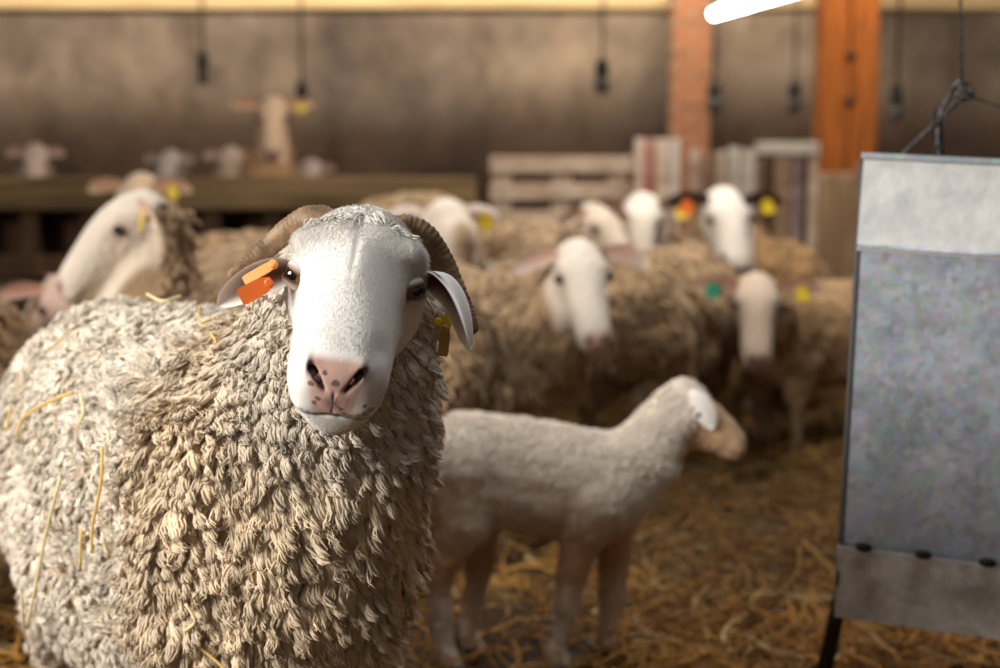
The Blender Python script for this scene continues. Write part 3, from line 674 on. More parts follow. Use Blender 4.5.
# ------------------------------------------------------------------ hanging cords and strip light
def hanging(px, py_end, D, label, size=0.03):
    top = 3.9; b = P(px, py_end, D); r = empty('hanging_lamp', (b[0], b[1], b[2])); tag(r, label, 'lamp', None)
    m = MB(); m.tube([(0, 0, 0.12), (0.004, 0, 0.6), (0, 0, top - b[2])], 0.008, 6, up=(1, 0, 0)); m.build('cord', M_dark, r, True)
    m = MB(); m.tube([(0, 0, 0.14), (0, 0, 0.13), (0, 0, 0.05), (0, 0, 0.03)], [0.012, size * 0.8, size * 0.9, size * 0.6], 12, up=(1, 0, 0)); m.build('socket', M_dark, r, True)
    V, F = ellipsoid((0, 0, 0.0), (size, size, size * 1.35)); link_mesh('bulb', V, F, plain('dusty_bulb', (0.05, 0.045, 0.04), 0.4), r)
for a in ((203, 76, 8.0, 'dark unlit lamp on a cord, leftmost along the back wall', 0.034), (302, 104, 8.4, 'dark unlit lamp on a cord hanging just behind the raised sheep head', 0.04),
          (602, 84, 8.0, 'dark unlit lamp on a cord hanging above the pale horizontal pallet', 0.045), (714, 104, 8.8, 'dark unlit lamp on a cord right of the brick pillar', 0.05),
          (794, 104, 8.8, 'dark unlit lamp on a cord left of the orange post', 0.045), (896, 112, 7.0, 'dark unlit lamp on a cord left of the knotted wire', 0.035)):
    hanging(*a)
a0, a1 = P(712, 14, 6.6), P(905, -42, 5.3)
d = a1 - a0; L = np.linalg.norm(d); rz = math.atan2(d[1], d[0])
sl = empty('strip_light', (a0[0], a0[1], a0[2]), rz); tag(sl, 'glowing strip light under the roof above the hurdles', 'light')
el = math.atan2(d[2], math.hypot(d[0], d[1]))
dx = np.array([math.cos(el), 0, math.sin(el)])
m = MB(); m.tube([dx * 0.0, dx * 0.02, dx * (L - 0.02), dx * L], [0.016, 0.027, 0.027, 0.016], 16); m.build('tube', plain('lit_tube', (1, 1, 1), 0.4, emit=14), sl, True)
m = MB(); m.box(dx * L / 2 + np.array([0, 0, 0.10]), (L, 0.09, 0.06), rot=(0, -el, 0), bev=0.01); m.build('housing', plain('lamp_housing', (0.45, 0.38, 0.28), 0.6), sl)
for t in (0.05, L - 0.05): MB().box(dx * t + np.array([0, 0, 0.045]), (0.03, 0.05, 0.07), bev=0.004).build('bracket', M_dark, sl)

# ------------------------------------------------------------------ galvanised feed hopper
def galv():
    m, nt, b = new_mat('galvanised_steel')
    tc = N(nt, 'ShaderNodeTexCoord')
    v = N(nt, 'ShaderNodeTexVoronoi'); v.inputs['Scale'].default_value = 95
    n1 = N(nt, 'ShaderNodeTexNoise'); n1.inputs['Scale'].default_value = 9; n1.inputs['Detail'].default_value = 8; n1.inputs['Roughness'].default_value = 0.7
    n2 = N(nt, 'ShaderNodeTexNoise'); n2.inputs['Scale'].default_value = 48; n2.inputs['Detail'].default_value = 3
    for n in (v, n1, n2): nt.links.new(tc.outputs['Object'], n.inputs[0])
    base = ramp(nt, n1.outputs[0], [(0.30, (0.22, 0.27, 0.35)), (0.5, (0.34, 0.40, 0.49)), (0.7, (0.47, 0.53, 0.61))])
    mx = N(nt, 'ShaderNodeMix', data_type='RGBA', blend_type='OVERLAY'); mx.inputs[0].default_value = 0.22
    nt.links.new(base, mx.inputs[6]); nt.links.new(v.outputs['Color'], mx.inputs[7])
    hs = N(nt, 'ShaderNodeHueSaturation'); hs.inputs['Saturation'].default_value = 0.6; nt.links.new(mx.outputs[2], hs.inputs['Color'])
    # pale crusted spots
    sp = ramp(nt, n2.outputs[0], [(0.60, (0, 0, 0)), (0.70, (1, 1, 1))]); m2 = N(nt, 'ShaderNodeMix', data_type='RGBA'); nt.links.new(sp, m2.inputs[0])
    nt.links.new(hs.outputs[0], m2.inputs[6]); m2.inputs[7].default_value = (0.50, 0.51, 0.52, 1)
    nt.links.new(m2.outputs[2], b.inputs['Base Color']); b.inputs['Metallic'].default_value = 0.55
    rr = ramp(nt, n1.outputs[0], [(0.3, (0.42,) * 3), (0.7, (0.62,) * 3)]); nt.links.new(rr, b.inputs['Roughness'])
    bp = N(nt, 'ShaderNodeBump'); bp.inputs['Strength'].default_value = 0.25; bp.inputs['Distance'].default_value = 0.003
    nt.links.new(n1.outputs[0], bp.inputs['Height']); nt.links.new(bp.outputs[0], b.inputs['Normal'])
    return m
M_galv = galv()
M_galvlit = mottled('skylit_galvanised_steel', [(0.35, (0.52, 0.53, 0.53)), (0.5, (0.66, 0.67, 0.66)), (0.65, (0.80, 0.80, 0.78))], scale=14, detail=8, rough=0.6, metal=0.35, bump=0.3, bscale=60, bdist=0.003)  # paler steel for the neck: light from above painted into its colour
M_galvdirty = mottled('soiled_galvanised_steel', [(0.35, (0.27, 0.24, 0.21)), (0.5, (0.42, 0.39, 0.36)), (0.62, (0.54, 0.51, 0.48)), (0.72, (0.74, 0.72, 0.69))], scale=16, detail=7, rough=0.6, metal=0.45, bump=0.3, bscale=60, bdist=0.003)
fl_ = P(838, 608, 2.1)                      # lower left front corner
fd = empty('feed_hopper', (fl_[0], fl_[1], 0), math.radians(-17)); tag(fd, 'galvanised steel feed hopper hung from a wire, with a shallow trough at its foot', 'feeder')
HW, HD = 0.50, 0.34                          # width and depth at the foot
ROLL = math.radians(3.0)
def roll_pts(V):                              # the whole hopper hangs a little askew
    V = np.asarray(V, float).copy(); c, s = math.cos(ROLL), math.sin(ROLL); x = V[:, 0].copy(); z = V[:, 2] - 0.25
    V[:, 0] = x * c + z * s; V[:, 2] = -x * s + z * c + 0.25; return V
def sheet(name, x0b, x1b, x0t, x1t, z0, z1, y0b, y0t, yb, yt, mat, bev=0.004, th=0.003):
    """four folded sides of sheet steel, open above and below, with rolled lips"""
    V = []; lev = [(z0, x0b, x1b, y0b, yb), (z1, x0t, x1t, y0t, yt)]
    for z, xa_, xb_, ya_, yb_ in lev: V += [(xa_, ya_, z), (xb_, ya_, z), (xb_, yb_, z), (xa_, yb_, z)]
    for z, xa_, xb_, ya_, yb_ in lev: V += [(xa_ + th, ya_ + th, z), (xb_ - th, ya_ + th, z), (xb_ - th, yb_ - th, z), (xa_ + th, yb_ - th, z)]
    F = []
    for j in range(4):
        k = (j + 1) % 4; F += [(j, k, k + 4, j + 4), (8 + k, 8 + j, 12 + j, 12 + k), (4 + j, 4 + k, 12 + k, 12 + j), (k, j, 8 + j, 8 + k)]
    o = link_mesh(name, roll_pts(V), F, mat, fd, None, False)
    b = o.modifiers.new('edge', 'BEVEL'); b.width = 0.0012; b.segments = 2; return o
def xl(z): return 0.0 + (z - 0.24) / 0.69 * (-0.018)   # left edge leans inwards going up
sheet('hopper_body', xl(0.345), HW - xl(0.345), xl(0.80), HW - xl(0.80), 0.345, 0.80, 0.012, 0.034, 0.30, 0.28, M_galv)
o = sheet('hopper_neck', xl(0.79) - 0.003, HW - xl(0.79) + 0.003, xl(0.93), HW - xl(0.93), 0.79, 0.928, 0.030, 0.036, 0.284, 0.278, M_galvlit)
m = MB(); V = roll_pts([(xl(0.93) - 0.004, 0.030, 0.926), (HW - xl(0.93) + 0.004, 0.030, 0.926), (HW - xl(0.93) + 0.004, 0.284, 0.926), (xl(0.93) - 0.004, 0.284, 0.926),
    (xl(0.93) - 0.004, 0.030, 0.934), (HW - xl(0.93) + 0.004, 0.030, 0.934), (HW - xl(0.93) + 0.004, 0.284, 0.934), (xl(0.93) - 0.004, 0.284, 0.934)])
m.add(V, [(3, 2, 1, 0), (4, 5, 6, 7), (0, 1, 5, 4), (1, 2, 6, 5), (2, 3, 7, 6), (3, 0, 4, 7)]); m.build('lid', M_galv, fd)
sheet('trough', -0.004, HW + 0.004, -0.008, HW + 0.008, 0.24, 0.348, -0.014, -0.003, 0.34, 0.36, M_galvdirty)
m = MB(); m.add(roll_pts([(0.001, 0.003, 0.242), (HW - 0.001, 0.003, 0.242), (HW - 0.001, 0.337, 0.242), (0.001, 0.337, 0.242), (0.001, 0.003, 0.247), (HW - 0.001, 0.003, 0.247), (HW - 0.001, 0.337, 0.247), (0.001, 0.337, 0.247)]),
      [(3, 2, 1, 0), (4, 5, 6, 7), (0, 1, 5, 4), (1, 2, 6, 5), (2, 3, 7, 6), (3, 0, 4, 7)]); m.build('trough_floor', M_galvdirty, fd)
for x in (0.03, 0.115, 0.205, 0.30, 0.39, 0.47):
    m = MB(); V, F = ellipsoid((x, -0.010, 0.352), (0.013, 0.006, 0.007), nu=12, nv=8); m.add(roll_pts(V), F); m.build('bolt', M_dark, fd, True)
M_edge = plain('dull_steel_edge', (0.10, 0.095, 0.095), 0.6, 0.5)
for fx in (lambda z: xl(z) - 0.002, lambda z: HW - xl(z) + 0.002):
    V, F = sweep(roll_pts([(fx(z), 0.012 + (z - 0.345) * 0.05 if z > 0.345 else -0.006, z) for z in np.linspace(0.25, 0.925, 14)]), 0.0042, 8)
    MB().add(V, F).build('folded_edge', M_edge, fd, True)
m = MB(); V, F = sweep(roll_pts([(xl(0.8) - 0.002, 0.028, 0.797), (HW - xl(0.8) + 0.002, 0.028, 0.797)]), 0.0034, 8); m.add(V, F); m.build('seam', M_galv, fd, True)
for x, y in ((0.006, 0.02), (HW - 0.006, 0.02), (0.006, 0.32), (HW - 0.006, 0.32)):
    s_ = -1 if x < 0.2 else 1
    top = roll_pts([(x, y, 0.30)])[0]
    m = MB(); m.tube([top, top + np.array([s_ * 0.01, 0, -0.06]), np.array([top[0] + s_ * 0.055, y, -0.005])], [0.011, 0.011, 0.013], 8, up=(0, 1, 0)); m.build('leg', M_dark, fd, True)

# wire and knot that hold the hopper
DW = 2.22
def pw(x, y, d=DW): return P(x, y, d)
wr = empty('hanging_wire', tuple(pw(963, 90))); tag(wr, 'twisted wire with a knotted chain loop above the steel hopper', 'wire'); WI = np.eye(4); WI[:3, 3] = -pw(963, 90)
topz = pw(960, -300); topz[2] = 3.9
def wtube(name, pts, r, mat=M_wire): 
    m = MB(); m.tube(catmull(pts, 6), r, 8, up=(0, 1, 0)); return m.build(name, mat, wr, True, WI)
m = MB(); m.tube([pw(962, 84), pw(960, -20), np.array([pw(959, -20)[0], pw(959, -20)[1], 3.9])], 0.0024, 8, up=(0, 1, 0)); m.build('wire', M_wire, wr, True, WI)
wtube('loop', [pw(966, 84), pw(957, 84), pw(949, 96), pw(941, 112), pw(938, 124), pw(938, 140), pw(939, 158)], 0.0042)
wtube('loop', [pw(962, 88, 2.23), pw(972, 92, 2.21), pw(970, 98, 2.23), pw(960, 100), pw(950, 109), pw(935, 124), pw(918, 140), pw(900, 157)], 0.0034)
wtube('stay', [pw(970, 96), pw(985, 101), pw(1000, 106), pw(1030, 118), pw(1075, 165, 2.15)], 0.0022)
m = MB()
for i, (x, y) in enumerate(((938, 118), (937, 131), (940, 143), (938, 154))):
    a = np.linspace(0, 2 * math.pi, 17); cc = pw(x, y); rr_ = np.array([[math.cos(t) * 0.007 * (1 if i % 2 else 0.5), math.sin(t) * 0.006 * (0 if i % 2 else 1), math.sin(t) * 0.013] for t in a])
    m.tube(cc + rr_, 0.003, 8, up=(0.3, 1, 0.2), cap=False)
m.build('chain', M_dark, wr, True, WI)
m = MB(); t = np.linspace(0, 5 * math.pi, 40); m.tube(np.array([pw(965, 88) + np.array([0.012 * math.cos(q), 0.006 * math.sin(q), 0.010 * math.sin(q * 0.8) - 0.002 * q * 0.3]) for q in t]), 0.003, 8, up=(0.2, 0.3, 1)); m.build('knot', M_wire, wr, True, WI)

# ------------------------------------------------------------------ the flock
make_sheep('white-faced sheep at the left looking left, just above the fleece of the horned sheep', (270, 3.06), -76, (143, 205, 2.98), -66, 40, -4, sc=0.97, hs=0.93, seed=1,
           fleece=(0.40, 0.29, 0.18), face=(0.74, 0.66, 0.57), nose=(0.55, 0.32, 0.28), tags=[(-1, M_yellow, 'yellow ear tag'), (1, M_yellow, 'yellow ear tag')], ear_drop=0.7)
make_sheep('tan sheep facing the camera behind the left-looking sheep, yellow tag in one ear', (240, 4.9), -80, (141, 183, 4.6), -15, 52, 0, sc=1.0, seed=2,
           fleece=(0.55, 0.40, 0.25), face=(0.62, 0.46, 0.33), tags=[(-1, M_yellow, 'yellow ear tag')], ear_drop=0.5, legs=(0.3, 0.2, 0.12))
make_sheep('brown-fleeced sheep cut off by the left edge of the photo', (-66, 2.83), 190, (-115, 330, 3.4), 170, 60, 0, sc=0.93, seed=3, fleece=(0.46, 0.32, 0.19))
make_sheep('pinkish-faced lamb peering out low at the left, under the left-looking sheep', (28, 3.68), 30, (62, 286, 3.35), 25, 55, 0, sc=0.72, hs=0.8, seed=4,
           fleece=(0.50, 0.37, 0.27), face=(0.60, 0.44, 0.37), name='lamb', nlocks=1500)
make_sheep('sheep seen from behind, its woolly back just in front of the end of the manger', (418, 4.88), 175, (448, 262, 5.15), 160, 70, 0, sc=1.19, seed=5, fleece=(0.50, 0.37, 0.23))
make_sheep('sheep with its smooth white poll turned away and a yellow tag in its outstretched ear', (335, 4.25), 97, (446, 212, 4.15), -150, 48, 0, sc=0.98, hs=1.15, seed=6, bare=True,
           fleece=(0.52, 0.40, 0.27), face=(0.84, 0.78, 0.70), tags=[(1, M_yellow, 'yellow ear tag')], ear_drop=0.45, ear_col=(0.74, 0.60, 0.52), earL=0.11, nlocks=3500)
make_sheep('white-faced sheep in the middle looking straight at the camera with drooping pink-lined ears', (442, 3.75), 82, (578, 252, 3.6), 14, 50, 5, sc=0.94, hs=1.0, seed=7,
           fleece=(0.52, 0.39, 0.25), face=(0.84, 0.77, 0.69), nose=(0.58, 0.36, 0.30), ear_drop=0.9, ear_col=(0.78, 0.66, 0.58))
make_sheep('cream sheep right behind the middle sheep, head lifted beside the pale pallet', (538, 5.38), 50, (592, 213, 4.95), 45, 42, 0, sc=1.05, hs=1.05, seed=8,
           fleece=(0.56, 0.43, 0.29), face=(0.74, 0.63, 0.52), ear_drop=0.8)
make_sheep('broad tan sheep turned away in the middle of the flock, with its head hidden', (664, 4.42), 152, (716, 320, 4.9), 170, 70, 0, sc=0.92, fat=1.12, seed=9,
           fleece=(0.50, 0.37, 0.23), nlocks=6000)
make_sheep('white-faced sheep behind the broad tan one with a green tag in one ear', (653, 5.78), 3, (642, 203, 5.25), -12, 52, 0, sc=0.98, hs=1.15, seed=10,
           fleece=(0.42, 0.30, 0.18), face=(0.86, 0.80, 0.72), tags=[(1, M_green, 'green ear tag'), (-1, M_yellow, 'yellow ear tag')], ear_col=(0.25, 0.18, 0.13), nlocks=2500)
make_sheep('white-faced sheep with a dark muzzle and dark ears holding an orange and a yellow tag', (779, 5.3), -14, (724, 198, 5.0), 12, 55, 0, sc=0.92, hs=1.15, seed=12,
           fleece=(0.42, 0.27, 0.13), face=(0.88, 0.83, 0.77), nose=(0.05, 0.045, 0.05), nl=0.19, tags=[(1, M_orange, 'orange ear tag'), (-1, M_yellow, 'yellow ear tag')], ear_col=(0.06, 0.045, 0.035), ear_drop=0.35, nlocks=3000)
make_sheep('young tan sheep beside the steel hopper with one green and one yellow ear tag', (822, 4.52), -52, (757, 284, 4.15), -8, 52, -3, sc=0.80, hs=0.98, seed=13,
           fleece=(0.50, 0.35, 0.20), face=(0.66, 0.53, 0.43), nose=(0.22, 0.11, 0.08), tags=[(1, M_green, 'green ear tag'), (-1, M_yellow, 'yellow ear tag')], ear_drop=0.25, lockL=0.025, lockW=0.010, ear_col=(0.5, 0.36, 0.28))
make_sheep('lone tan sheep with its head raised high behind the manger, ears held out sideways', (276, 6.95), 0, (273, 103, 6.55), 4, 60, 0, sc=1.0, hs=1.0, z0=0.16, seed=14,
           fleece=(0.46, 0.28, 0.14), face=(0.70, 0.50, 0.34), tags=[(-1, M_yellow, 'yellow ear tag')], ear_drop=0.25, group='flock resting behind the manger', nlocks=2500, neckr=(0.15, 0.075))
for i, (hx, hy, D, bx, lab, fc, sc_, an) in enumerate((
        (36, 150, 6.5, 15, 'pale-faced sheep behind the manger, farthest left of the resting flock', (0.66, 0.50, 0.40), 0.88, 20),
        (171, 156, 7.1, 130, 'small greyish face behind the manger, between the far-left sheep and the raised head', (0.60, 0.50, 0.47), 0.84, -10),
        (231, 153, 6.95, 203, 'cream-faced sheep behind the manger, just left of the sheep with the raised head', (0.70, 0.54, 0.42), 0.86, 10),
        (311, 165, 7.15, 348, 'pinkish-faced sheep behind the manger, just right of the sheep with the raised head', (0.62, 0.48, 0.42), 0.82, -8))):
    make_sheep(lab, (bx, D + 0.47), an, (hx, hy, D), an * 0.6, 48, 0, sc=sc_, hs=0.95, z0=0.16, seed=20 + i, fleece=(0.36, 0.25, 0.16), face=fc, group='flock resting behind the manger', nlocks=1500, ear_drop=0.7, earL=0.085, ear_col=tuple(np.array(fc) * 0.85))
make_sheep('reddish-brown sheep back showing over the manger', (392, 6.42), 95, (470, 215, 6.6), 100, 60, 0, sc=0.80, z0=0.21, seed=30, fleece=(0.52, 0.33, 0.19), group='flock resting behind the manger', nlocks=1500)

# ------------------------------------------------------------------ the lamb in the middle
def build_lamb():
    D0 = 2.55; k = D0 / FPX; rng = np.random.default_rng(77)
    ctr = XY(540, D0); root = empty('lamb', (ctr[0], D0, 0), -math.pi / 2)
    tag(root, 'pale young lamb standing side-on in the straw beside the horned sheep', 'lamb')
    RM = np.eye(4); RM[:3, :3] = np.array(Matrix.Rotation(-math.pi / 2, 3, 'Z')); RM[:3, 3] = (ctr[0], D0, 0); Minv = np.linalg.inv(RM)
    S = []
    def cap(a, ra, b, rb, d=0.0, d2=None): S.append(capsule(P(a[0], a[1], D0 + d), ra * k, P(b[0], b[1], D0 + (d if d2 is None else d2)), rb * k))
    def gz(px, z, d):                                   # a point at height z above the ground in pixel column px
        p = P(px, 600, D0 + d); p[2] = z; return p
    cap((466, 458), 46, (540, 470), 50); cap((540, 470), 50, (604, 484), 51); cap((470, 478), 44, (600, 496), 48)
    cap((612, 480), 47, (645, 456), 37); cap((645, 456), 38, (672, 416), 27); cap((672, 416), 27, (684, 404), 24)
    cap((458, 470), 44, (462, 520), 30, -0.035); cap((462, 520), 28, (447, 556), 17, -0.045); cap((447, 556), 17, (438, 578), 13, -0.05)
    S.append(capsule(P(438, 578, D0 - 0.05), 12 * k, gz(444, 0.050, -0.05), 10 * k)); S.append(capsule(gz(444, 0.050, -0.05), 11 * k, gz(452, 0.016, -0.05), 11.5 * k))
    cap((462, 476), 42, (476, 524), 26, 0.045); cap((476, 524), 24, (482, 556), 16, 0.055); cap((482, 556), 14, (478, 576), 12, 0.055)
    S.append(capsule(P(478, 576, D0 + 0.055), 11 * k, gz(468, 0.050, 0.055), 9.5 * k)); S.append(capsule(gz(468, 0.050, 0.055), 10 * k, gz(474, 0.016, 0.055), 11 * k))
    cap((596, 500), 36, (578, 546), 20, -0.04); cap((578, 546), 19, (569, 590), 12.5, -0.045); cap((569, 590), 13.5, (567, 604), 12.5, -0.045)
    S.append(capsule(P(567, 604, D0 - 0.045), 11 * k, gz(556, 0.048, -0.045), 9 * k)); S.append(capsule(gz(556, 0.048, -0.045), 11 * k, gz(560, 0.016, -0.045), 12 * k))
    cap((606, 500), 34, (614, 546), 17, 0.04); cap((614, 546), 16, (613, 588), 11.5, 0.045); cap((613, 588), 13.5, (612, 600), 12.5, 0.045)
    S.append(capsule(P(612, 600, D0 + 0.045), 11 * k, gz(606, 0.048, 0.045), 9 * k)); S.append(capsule(gz(606, 0.048, 0.045), 10 * k, gz(610, 0.016, 0.045), 11 * k))
    cap((432, 446), 13, (425, 480), 9); cap((425, 480), 9, (427, 548), 6)
    HM = head_matrix(P(674, 399, D0), 82, 27, 0, 0.60); HM[:3, :3] = HM[:3, :3] @ np.diag([1.12, 0.96, 1.0]); Hinv = np.linalg.inv(HM)
    hv, hf, caps = head_shape(44, 32); S.append((ap(HM, hv), [tuple(f) for f in hf] + caps))
    V, F = remeshed(S, 0.0065, 5); q = ap(Hinv, V)
    V = V + vnormals(V, F) * (0.0025 * noise3(V, 26, 3) + 0.0012 * noise3(V, 90, 4))[:, None] * sstep(0.08, 0.14, V[:, 2])[:, None]
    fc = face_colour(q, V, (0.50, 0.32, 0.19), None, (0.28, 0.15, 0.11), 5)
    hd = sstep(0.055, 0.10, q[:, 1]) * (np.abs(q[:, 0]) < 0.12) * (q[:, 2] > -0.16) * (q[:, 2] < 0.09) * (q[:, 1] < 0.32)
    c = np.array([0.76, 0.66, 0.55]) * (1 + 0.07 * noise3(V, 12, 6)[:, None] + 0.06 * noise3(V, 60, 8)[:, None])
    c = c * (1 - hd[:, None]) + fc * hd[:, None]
    # warm bounce from the straw painted into the lower coat, with an uneven edge
    bounce = sstep(0.06, -0.06, V[:, 2] - 0.275 + 0.035 * noise3(V, 8, 9)) * (0.75 - 0.62 * sstep(0.20, 0.12, V[:, 2]))
    c = c * (1 - bounce[:, None]) + np.array([0.52, 0.24, 0.06]) * bounce[:, None]
    hoof = sstep(0.026, 0.020, V[:, 2])[:, None]; c = c * (1 - hoof) + np.array([0.10, 0.07, 0.05]) * hoof
    link_mesh('body', V, F, M_coat, root, np.clip(c, 0, 1), True, Minv)
    p, nm = sample_surface(V, F, 26000, (1 - hd) * (sstep(0.06, 0.14, V[:, 2]) + 0.05), rng)
    fl = np.tile(np.array([-0.5, 0, -0.9]), (len(p), 1)) + 0.6 * np.stack([noise3(p, 30, 20 + i) for i in range(3)], 1) + 0.3 * rng.standard_normal((len(p), 3))
    LV, LF, ST = locks(p, nm, fl, 0.013 * (0.6 + 0.8 * rng.random(len(p))), 0.0032, rng, wav=0.6, lift=0.35, segs=3, k=3, sink=0.001)
    dl = sstep(0.06, -0.06, p[:, 2] - 0.275 + 0.035 * noise3(p, 8, 9)) * (0.75 - 0.62 * sstep(0.20, 0.12, p[:, 2]))  # same painted straw bounce on the locks
    lc = np.array([0.80, 0.70, 0.59]) * (1 - dl[:, None]) + np.array([0.54, 0.25, 0.06]) * dl[:, None]
    lc = lc * (1 + 0.07 * rng.standard_normal((len(p), 1)))
    link_mesh('fleece', LV, LF, M_wool, root, np.clip(np.repeat(lc, ST, 0), 0, 1), True, Minv)
    for sg in (1, -1):
        e, f = ellipsoid((0, 0, 0), (0.012, 0.013, 0.012), nu=16, nv=10); link_mesh('eye', ap(HM, e + np.array([sg * 0.066, 0.088, 0.006])), f, M_darkeye, root, None, True, Minv)
    for dd in (-1, 1):                                   # near and far ear, hanging forward over the cheek
        off = np.array([0, dd * 0.034, 0.0])
        ear_part(root, Minv, P(684, 392, D0) + off, P(694, 391, D0) + off * 1.7, P(708, 424, D0) + off * 1.6, 0.042, np.array([0.1, -dd * 1.0, -0.2]), (0.76, 0.70, 0.65), (0.62, 0.46, 0.39), segs=14)
    return root
build_lamb()

# ------------------------------------------------------------------ the horned sheep in front
def build_hero():
    rng = np.random.default_rng(5); D0 = 1.95
    ang = 36; a = math.radians(ang); yaw = math.atan2(-math.sin(a), -math.cos(a)); cx, cy = -0.425, 1.86
    root = empty('sheep', (cx, cy, 0), yaw); tag(root, 'large horned sheep with a white face and thick curled fleece nearest the camera', 'sheep')
    RM = np.eye(4); RM[:3, :3] = np.array(Matrix.Rotation(yaw, 3, 'Z')); RM[:3, 3] = (cx, cy, 0); Minv = np.linalg.inv(RM)
    BM = RM.copy(); BM[:3, :3] = BM[:3, :3] @ np.diag([0.89, 0.83, 0.99])
    poll = P(363, 247, 1.485); hs = 1.0
    HM = head_matrix(poll, -1.5, 26, -8.5, hs); HM[:3, :3] = HM[:3, :3] @ np.diag([1.05, 0.84, 1.02]); Hinv = np.linalg.inv(HM)
    S = [(ap(BM, V), F) for V, F in body_shapes(fat=1.12)]
    S.append((ap(BM, ellipsoid((0, 0.28, 0.42), (0.170, 0.17, 0.23))[0]), ellipsoid((0, 0, 0), (1, 1, 1))[1]))
    S.append((ap(BM, ellipsoid((0, -0.02, 0.53), (0.20, 0.42, 0.185))[0]), ellipsoid((0, 0, 0), (1, 1, 1))[1]))
    nb = ap(BM, [(0, 0.30, 0.50)])[0]; ne = ap(HM, [(0, -0.055, -0.085)])[0]
    S.append((ap(BM, ellipsoid((0, -0.10, 0.40), (0.215, 0.34, 0.20))[0]), ellipsoid((0, 0, 0), (1, 1, 1))[1]))
    S.append(capsule(nb, 0.150, ne, 0.080)); S.append(capsule(ap(BM, [(0, 0.33, 0.40)])[0], 0.125, ap(HM, [(0, 0.0, -0.15)])[0], 0.082))
    V, F = remeshed(S, 0.0085, 10)
    q = ap(Hinv, V); bq = ap(np.linalg.inv(BM), V)
    Nn = vnormals(V, F); chest = sstep(0.02, 0.26, bq[:, 1])
    leg = sstep(0.19, 0.14, bq[:, 2]); wl = 1 - leg
    # folds of the heavy chest fleece and the softer lumps of the flank
    V = V + Nn * (wl * (0.012 + chest * (0.010 * noise3(V, 11, 2) + 0.008 * noise3(V, 24, 3)) + (1 - chest) * (0.006 * noise3(V, 9, 4) + 0.004 * noise3(V, 30, 5))))[:, None]
    nbv = len(V)
    base = np.array([0.40, 0.31, 0.21]) * (1 + 0.12 * noise3(V, 8, 6)[:, None] + 0.12 * noise3(V, 60, 7)[:, None])
    c = base * (1 - leg[:, None]) + np.array([0.55, 0.46, 0.36]) * leg[:, None]
    hoof = sstep(0.055, 0.045, bq[:, 2])[:, None]; c = c * (1 - hoof) + np.array([0.05, 0.035, 0.025]) * hoof
    hv, hf, caps = head_shape(300, 240, True); hw = ap(HM, hv)
    hc = face_colour(hv, hw, (0.86, 0.82, 0.77), None, (0.60, 0.38, 0.31), 3, True)
    allV = np.vstack([V, hw]); allF = np.vstack([F, hf + nbv]); allc = np.vstack([c, hc])
    mi = np.r_[np.zeros(len(F), int), np.ones(len(hf), int)]
    link_mesh('body', allV, allF, None, root, np.clip(allc, 0, 1), True, Minv, mats=[M_coat, M_skin], midx=mi)

    # --- fleece: heavy curled locks on neck and chest, fine crimped wool on flank and back
    inhead = (q[:, 1] > 0.02) * (np.abs(q[:, 0]) < np.interp(q[:, 1], HEAD[:, 0], HEAD[:, 1]) * 0.92) * (q[:, 2] > np.interp(q[:, 1], HEAD[:, 0], HEAD[:, 3]) * 0.92)
    wt = wl * (1 - 0.97 * inhead) * (1 - (((np.abs(q[:, 0]) < 0.10) & (q[:, 2] > -0.012)) | ((np.abs(q[:, 0]) < 0.07) & (q[:, 2] > -0.06))) * (q[:, 1] > -0.17))
    viewd = nrm(CC - V); wt = wt * (0.12 + 0.88 * sstep(-0.5, 0.1, (Nn * viewd).sum(1)))
    n = 125000
    p, nm = sample_surface(V, F, n, wt * (1 + 0.5 * chest), rng)
    b = ap(np.linalg.inv(BM), p); ch = sstep(0.12, 0.32, b[:, 1] + 0.05 * noise3(p, 6, 31))
    g = np.tile(np.array([0, 0, -1.0]), (n, 1)); low = np.stack([noise3(p, 19, 40 + i) for i in range(3)], 1); hi = np.stack([noise3(p, 55, 50 + i) for i in range(3)], 1)
    fl = g * (0.35 + 0.95 * ch)[:, None] + low * (0.75 - 0.20 * ch)[:, None] + hi * (0.9 - 0.55 * ch)[:, None] + 0.12 * rng.standard_normal((n, 3))
    hq = ap(Hinv, p); under = sstep(0.17, 0.08, np.linalg.norm(hq * (0.8, 0.6, 1) - np.array([0, 0.03, -0.10]), axis=1))   # short tight wool under the jaw
    L = (0.012 + 0.020 * ch) * (1 - 0.5 * under) * (0.65 + 0.7 * rng.random(n)); W = (0.0040 + 0.0036 * ch) * (1 - 0.25 * under) * (0.7 + 0.6 * rng.random(n))
    from mathutils.kdtree import KDTree
    ncl = 7500; ci = rng.choice(n, ncl, replace=False); kd = KDTree(ncl)
    for k_, c_ in enumerate(ci): kd.insert(Vector(p[c_]), k_)
    kd.balance(); own = np.array([kd.find(Vector(v))[1] for v in p]); cc = ci[own]
    cF = nrm(fl - (fl * nm).sum(1, keepdims=True) * nm); clf = rng.uniform(0.15, 0.75, ncl)[own]; cll = rng.uniform(0.75, 1.5, ncl)[own]
    Lm = (0.016 + 0.024 * ch[cc]) * (1 - 0.5 * under[cc]) * cll
    tip = p[cc] + (nm[cc] * clf[:, None] + cF[cc] * np.sqrt(1 - clf ** 2)[:, None]) * Lm[:, None]
    L = np.maximum(L, Lm * 0.7 * (0.7 + 0.5 * rng.random(n))); cph = (rng.random(ncl) * 6.283)[own]
    LV, LF, ST = locks(p, nm, fl, L, W * 0.50, rng, wav=0.42, lift=0.45, segs=6, k=4, turns=1.2, tip=tip, pull=0.78, ph=cph, amp_k=2.8)
    tone = (0.13 * noise3(p, 9, 6) + 0.16 * noise3(p, 70, 9) + 0.08 * rng.standard_normal(n) + 0.10 * rng.standard_normal(ncl)[own])[:, None]
